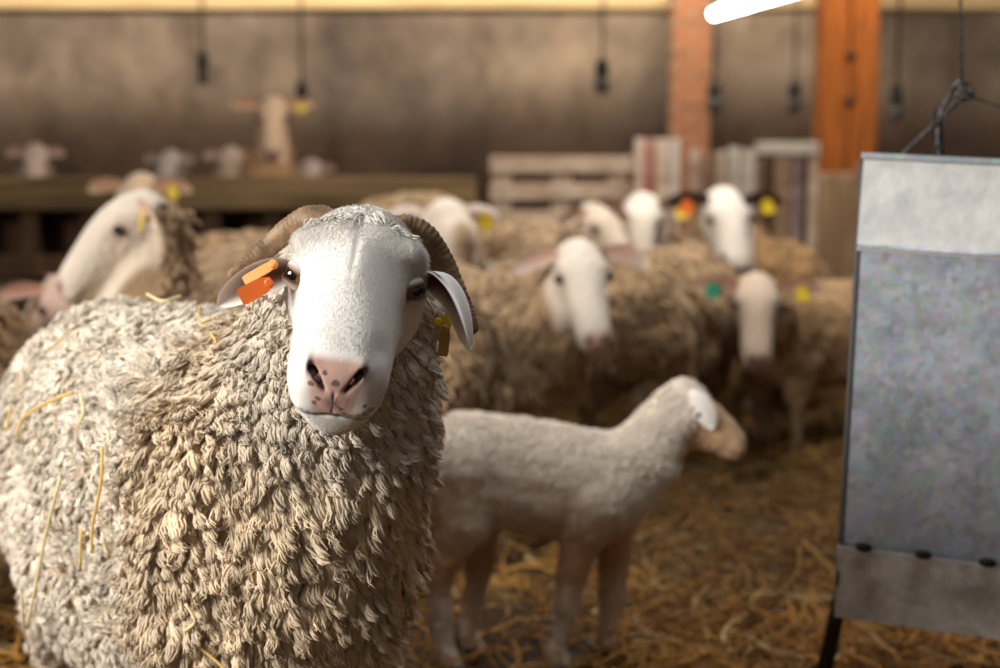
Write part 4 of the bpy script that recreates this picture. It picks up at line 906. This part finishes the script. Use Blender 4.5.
    lc = (np.array([0.78, 0.70, 0.59]) * (1 - ch[:, None]) + np.array([0.62, 0.50, 0.355]) * ch[:, None]) * (1 + tone)
    grey = (under * 0.5)[:, None]; lc = lc * (1 - grey) + np.array([0.60, 0.57, 0.52]) * grey * (1 + tone)
    link_mesh('fleece', LV, LF, M_wool, root, np.clip(np.repeat(lc, ST, 0), 0.03, 0.92), True, Minv)

    # --- short hair on the face, a fluffed tuft on the poll
    hwt = np.ones(len(hv)); ax = np.abs(hv[:, 0])
    hwt *= 1 - np.exp(-(((ax - 0.066) / 0.022) ** 2 + ((hv[:, 1] - 0.096) / 0.020) ** 2 + ((hv[:, 2] - 0.004) / 0.013) ** 2) * 1.3)
    hwt *= 1 - sstep(0.235, 0.255, hv[:, 1]) * (hv[:, 2] > -0.060) * (ax < 0.04)
    p, nm = sample_surface(hw, hf, 80000, hwt, rng); hp = ap(Hinv, p)
    nose_d = HM[:3, 1] / np.linalg.norm(HM[:3, 1])
    fl = np.tile(nose_d, (len(p), 1)) + 0.10 * np.stack([noise3(p, 25, 60 + i) for i in range(3)], 1) + 0.25 * rng.standard_normal((len(p), 3))
    hl = 0.0038 + 0.008 * sstep(0.13, 0.02, hp[:, 1]) * sstep(-0.02, 0.02, hp[:, 2])
    LV, LF, ST = locks(p, nm, fl, hl * (0.6 + 0.8 * rng.random(len(p))), 0.00048, rng, wav=0.35, lift=0.2, segs=2, k=3, sink=0.0005, prof=np.array([1, 0.8, 0.1]))
    hcol = np.array([0.88, 0.84, 0.79]) * (1 + 0.05 * rng.standard_normal((len(p), 1)))
    link_mesh('face_hair', LV, LF, M_hair, root, np.clip(np.repeat(hcol, ST, 0), 0, 1), True, Minv)
    twt = sstep(0.070, 0.01, hv[:, 1]) * sstep(-0.01, 0.03, hv[:, 2]) * sstep(0.062, 0.045, ax)
    p, nm = sample_surface(hw, hf, 6000, twt, rng)
    fl = np.tile(np.array([0, -0.6, 0.6]), (len(p), 1)) + 1.3 * np.stack([noise3(p, 40, 70 + i) for i in range(3)], 1)
    LV, LF, ST = locks(p, nm, fl, 0.011 * (0.5 + rng.random(len(p))), 0.0014, rng, wav=0.9, lift=0.6, segs=4, k=3, sink=0.001)
    lc = np.array([0.85, 0.81, 0.75]) * (1 + 0.06 * rng.standard_normal((len(p), 1)))
    link_mesh('forelock', LV, LF, M_wool, root, np.clip(np.repeat(lc, ST, 0), 0, 1), True, Minv)

    # --- eyes with lids
    for sg in (1, -1):
        c0 = ap(HM, [(sg * 0.0565, 0.0965, 0.003)])[0]; out = nrm(HM[:3, 0]) * sg; zg = nrm(out * 0.55 + nrm(CC - c0) * 0.75)
        sd = nrm(HM[:3, 1]) * 0.55 - out * 0.75 - np.array([0, 0, 0.12]); xg = nrm(sd - (sd @ zg) * zg); yg = np.cross(zg, xg); Rm = np.stack([xg, yg, zg], 1)
        e, f = ellipsoid((0, 0, 0), (0.0130, 0.0130, 0.0130), nu=32, nv=24)
        o = link_mesh('eye', e, f, M_eye, root); M4 = np.eye(4); M4[:3, :3] = Rm; M4[:3, 3] = c0; o.matrix_local = Matrix((Minv @ M4).tolist())
        yup = 1.0 if (Rm @ np.array([0, 1.0, 0]))[2] > 0 else -1.0
        for up_, e0 in ((1, 0.42), (-1, 0.50)):            # lids: shells that close over the eyeball
            nu_, nv_ = 28, 12; Vl = []; Cl = []
            for side in (0, 1):
                for a_ in range(nu_):
                    u = math.radians(-84 + 168 * a_ / (nu_ - 1)); e_ = e0 * max(0.02, math.cos(u)) ** 0.8
                    for b_ in range(nv_):
                        t = b_ / (nv_ - 1); v = e_ + (1.45 - e_) * t; R_ = 0.01315 + 0.0022 * math.sin(min(1, t * 3.0) * math.pi / 2) * math.cos(u) ** 0.5 - (0.0009 if side else 0) - 0.0010 * t
                        Vl.append(c0 + Rm @ (R_ * np.array([math.sin(u) * math.cos(v * 0.55), up_ * yup * math.sin(v), math.cos(v) * math.cos(u) * 1.0])))
                        k_ = min(1, t * 2.2); Cl.append(np.array([0.16, 0.08, 0.055]) * (1 - k_) + np.array([0.80, 0.73, 0.66]) * k_)
            m_ = nu_ * nv_; Fl = []
            for side in (0, 1):
                for a_ in range(nu_ - 1):
                    for b_ in range(nv_ - 1):
                        q_ = side * m_ + a_ * nv_ + b_; f_ = (q_, q_ + nv_, q_ + nv_ + 1, q_ + 1); Fl.append(f_ if side == 0 else f_[::-1])
            for a_ in range(nu_ - 1): Fl.append((a_ * nv_, m_ + a_ * nv_, m_ + (a_ + 1) * nv_, (a_ + 1) * nv_))
            link_mesh('eyelid', np.array(Vl), Fl, M_ear, root, np.array(Cl), True, Minv)

    # --- horns: ridged, flattened, sweeping out and down
    def horn(pts, rad, up):
        c = catmull(pts, 16); n_ = len(c); t = np.linspace(0, 1, n_); r0 = np.interp(t, np.linspace(0, 1, len(rad)), rad)
        cc = catmull(c[::4], 12); t2 = np.linspace(0, 1, len(cc)); r = np.interp(t2, t, r0) * (1 + 0.03 * np.sin(t2 * 210) * (1 - 0.4 * t2)) * np.where(t2 > 0.97, np.sqrt(np.clip((1.0 - t2) / 0.03, 0.08, 1)), 1)
        VV, FF = sweep(cc, r, 28, 0.55, up); VV = VV + 0.0007 * np.stack([noise3(VV, 120, 80 + i) for i in range(3)], 1)
        return link_mesh('horn', VV, FF, M_horn, root, None, True, Minv)
    horn([P(338, 236, 1.480), P(324, 220, 1.490), P(302, 221, 1.505), P(275, 241, 1.525), P(250, 264, 1.525), P(229, 280, 1.515)], [0.016, 0.0155, 0.0145, 0.0125, 0.0105, 0.0078], (0.2, -1, 0.3))
    horn([P(386, 244, 1.485), P(402, 229, 1.495), P(424, 237, 1.500), P(443, 264, 1.505), P(459, 298, 1.500), P(469, 320, 1.490), P(474, 334, 1.485)], [0.017, 0.0165, 0.0155, 0.0138, 0.0115, 0.0088, 0.006], (-0.3, -1, 0.2))

    # --- ears and their tags
    e1 = ear_part(root, Minv, P(294, 272, 1.440), P(262, 272, 1.430), P(218, 306, 1.420), 0.040, (0.10, -1.0, 0.12), (0.84, 0.78, 0.73), (0.13, 0.055, 0.03), cup=1.0, thick=0.010, segs=34, tipk=0.30)
    tag_plate(e1, Minv, P(277, 263, 1.402), P(240, 283, 1.398) - P(277, 263, 1.402), (0.1, -1, 0.9), 0.038, 0.012, M_paleorange, 'faded orange upper flap of the ear tag', bend=-0.05)
    tag_plate(e1, Minv, P(272, 281, 1.398), P(238, 299, 1.394) - P(272, 281, 1.398), (0.1, -1, 0.1), 0.036, 0.018, M_orange, 'bright orange lower flap of the ear tag', bend=0.06)
    e2 = ear_part(root, Minv, P(424, 284, 1.450), P(456, 266, 1.440), P(471, 350, 1.420), 0.034, (-0.90, -0.38, -0.20), (0.86, 0.82, 0.80), (0.16, 0.06, 0.03), cup=0.8, thick=0.014, segs=34, tipk=0.6)
    tag_plate(e2, Minv, P(437, 322, 1.426), (1, -0.15, 0.10), (0.1, -1, 0.1), 0.015, 0.013, M_yellow, 'small yellow ear tag')
    tag_plate(e2, Minv, P(446, 326, 1.420), (-0.10, 0, -1), (-0.2, -1, 0), 0.031, 0.011, M_ochre, 'ochre flap hanging from the ear tag', bend=0.05)
    return root, (V, F)
hero, (HV, HF) = build_hero()

# ------------------------------------------------------------------ straw caught in the fleece
from mathutils.bvhtree import BVHTree
bv = BVHTree.FromPolygons([Vector(v) for v in HV], [tuple(int(i) for i in f) for f in HF])
def on_hero(px, py, lift):
    d = nrm(P(px, py, 1.0) - CC); h, n_, i_, dd = bv.ray_cast(Vector(CC), Vector(d))
    if h is None: return None
    return np.array(h) + nrm(np.array(n_) * 0.7 - d * 0.5) * lift
STALKS = [([(110, 296), (84, 330), (62, 362)], 'long pale straw stalk lying across the shoulders, uppermost on the fleece'),
          ([(88, 398), (62, 406), (42, 420), (34, 440)], 'bent flat straw stalk lying on the middle of the flank'),
          ([(94, 402), (96, 416), (92, 426)], 'short curled straw bit just right of the bent flat stalk'),
          ([(116, 448), (115, 480), (106, 520), (105, 548)], 'golden straw stalk hanging straight down the flank'),
          ([(76, 475), (62, 530), (48, 590), (42, 618)], 'long pale straw stalk hanging left of the golden one'),
          ([(4, 560), (14, 590), (40, 594)], 'straw bit at the lower left edge of the fleece'),
          ([(39, 590), (40, 620), (38, 645)], 'short straw stalk hanging low near the left edge of the fleece'),
          ([(208, 305), (200, 322), (202, 338), (222, 352), (216, 360)], 'curled straw loop below the ear with the orange tag'),
          ([(203, 340), (222, 330), (236, 326)], 'pale straw bit crossing the curled loop below the ear'),
          ([(28, 410), (24, 432)], 'short straw stalk near the left edge of the flank, highest of the edge bits'),
          ([(124, 530), (122, 552)], 'tiny amber straw bit right of the golden hanging stalk'),
          ([(96, 525), (95, 562)], 'thin amber straw stalk left beside the golden hanging stalk'),
          ([(196, 600), (204, 612), (194, 622)], 'small golden straw bit low on the chest fleece'),
          ([(212, 640), (228, 656), (240, 668)], 'amber straw stalk low on the chest at the bottom of the photo'),
          ([(150, 312), (166, 318), (184, 314)], 'pale straw bit on the back in front of the left-looking sheep')]
for i, (pts, lab) in enumerate(STALKS):
    q = [on_hero(x, y, 0.032) for x, y in pts]; q = [v for v in q if v is not None]
    if len(q) < 2: continue
    cpt = np.mean(q, 0); o = MB().tube(catmull(np.array(q) - cpt, 5), [0.0021] * ((len(q) - 1) * 5 + 1), 6, flat=0.6, up=(0.1, 1, 0.1), col=((0.80, 0.66, 0.36), (0.72, 0.50, 0.16))[i % 2]).build('straw_stalk', M_straw, None, True)
    o.location = cpt; tag(o, lab, 'straw', 'straw stalks caught in the fleece')

# ------------------------------------------------------------------ straw bedding
def bedding(name, n, x0, x1, y0, y1, L, W, seed, zlift, zbase=0.0):
    rng = np.random.default_rng(seed); X = rng.uniform(x0, x1, n); Y = y0 + (y1 - y0) * rng.random(n) ** 1.25
    Z = floor_z(X, Y) + zbase; h = rng.random(n) ** 2 * zlift
    dens = noise3(np.stack([X, Y, X * 0], 1), 1.6, seed + 2); keep = rng.random(n) < 0.75 + 0.6 * dens; X, Y, Z, h = X[keep], Y[keep], Z[keep], h[keep]; n = len(X)
    az = rng.random(n) * 6.283; el = rng.normal(0, 0.22, n); ln = L * (0.35 + 0.9 * rng.random(n))
    d = np.stack([np.cos(az) * np.cos(el), np.sin(az) * np.cos(el), np.sin(el)], 1); s = np.stack([-np.sin(az), np.cos(az), az * 0], 1)
    bend = rng.normal(0, 0.16, n)[:, None]; sag = rng.uniform(-0.05, 0.12, n)[:, None]; ts = np.linspace(-0.5, 0.5, 5); c0 = np.stack([X, Y, Z + 0.012 + h + np.abs(np.sin(el)) * ln * 0.5], 1)
    w_ = (W * (0.5 + rng.random(n)))[:, None]; tilt = rng.uniform(-0.8, 0.8, n)[:, None]; up = np.cross(d, s); a_ = s * np.cos(tilt) + up * np.sin(tilt); b_ = np.cross(d, a_); R = []
    for t in ts:
        c_ = c0 + d * (ln[:, None] * t) + s * (bend * ln[:, None] * (t * t * 4 - 0.5)) + np.array([0, 0, 1.0]) * (-sag * ln[:, None] * t * t * 4)
        R.append(np.stack([c_ + a_ * w_ / 2, c_ + b_ * w_ * 0.28, c_ - a_ * w_ / 2, c_ - b_ * w_ * 0.28], 1))
    V = np.stack(R, 1).reshape(-1, 3); f = np.array([(i * 4 + j, i * 4 + (j + 1) % 4, (i + 1) * 4 + (j + 1) % 4, (i + 1) * 4 + j) for i in range(4) for j in range(4)])
    F = (f[None] + (np.arange(n) * 20)[:, None, None]).reshape(-1, 4)
    pal = np.array([(0.47, 0.21, 0.028), (0.32, 0.13, 0.016), (0.60, 0.32, 0.065), (0.15, 0.065, 0.014), (0.66, 0.48, 0.22)]); c = pal[rng.choice(5, n, p=[0.33, 0.27, 0.17, 0.17, 0.06])] * (1 + 0.15 * rng.standard_normal((n, 1)))
    flock_shade = 0.45 + 0.55 * sstep(3.5, 2.7, Y + 0.35 * noise3(np.stack([X, Y, X * 0], 1), 2.0, 77)); c = c * flock_shade[:, None]      # shade under the flock painted into the straw colour
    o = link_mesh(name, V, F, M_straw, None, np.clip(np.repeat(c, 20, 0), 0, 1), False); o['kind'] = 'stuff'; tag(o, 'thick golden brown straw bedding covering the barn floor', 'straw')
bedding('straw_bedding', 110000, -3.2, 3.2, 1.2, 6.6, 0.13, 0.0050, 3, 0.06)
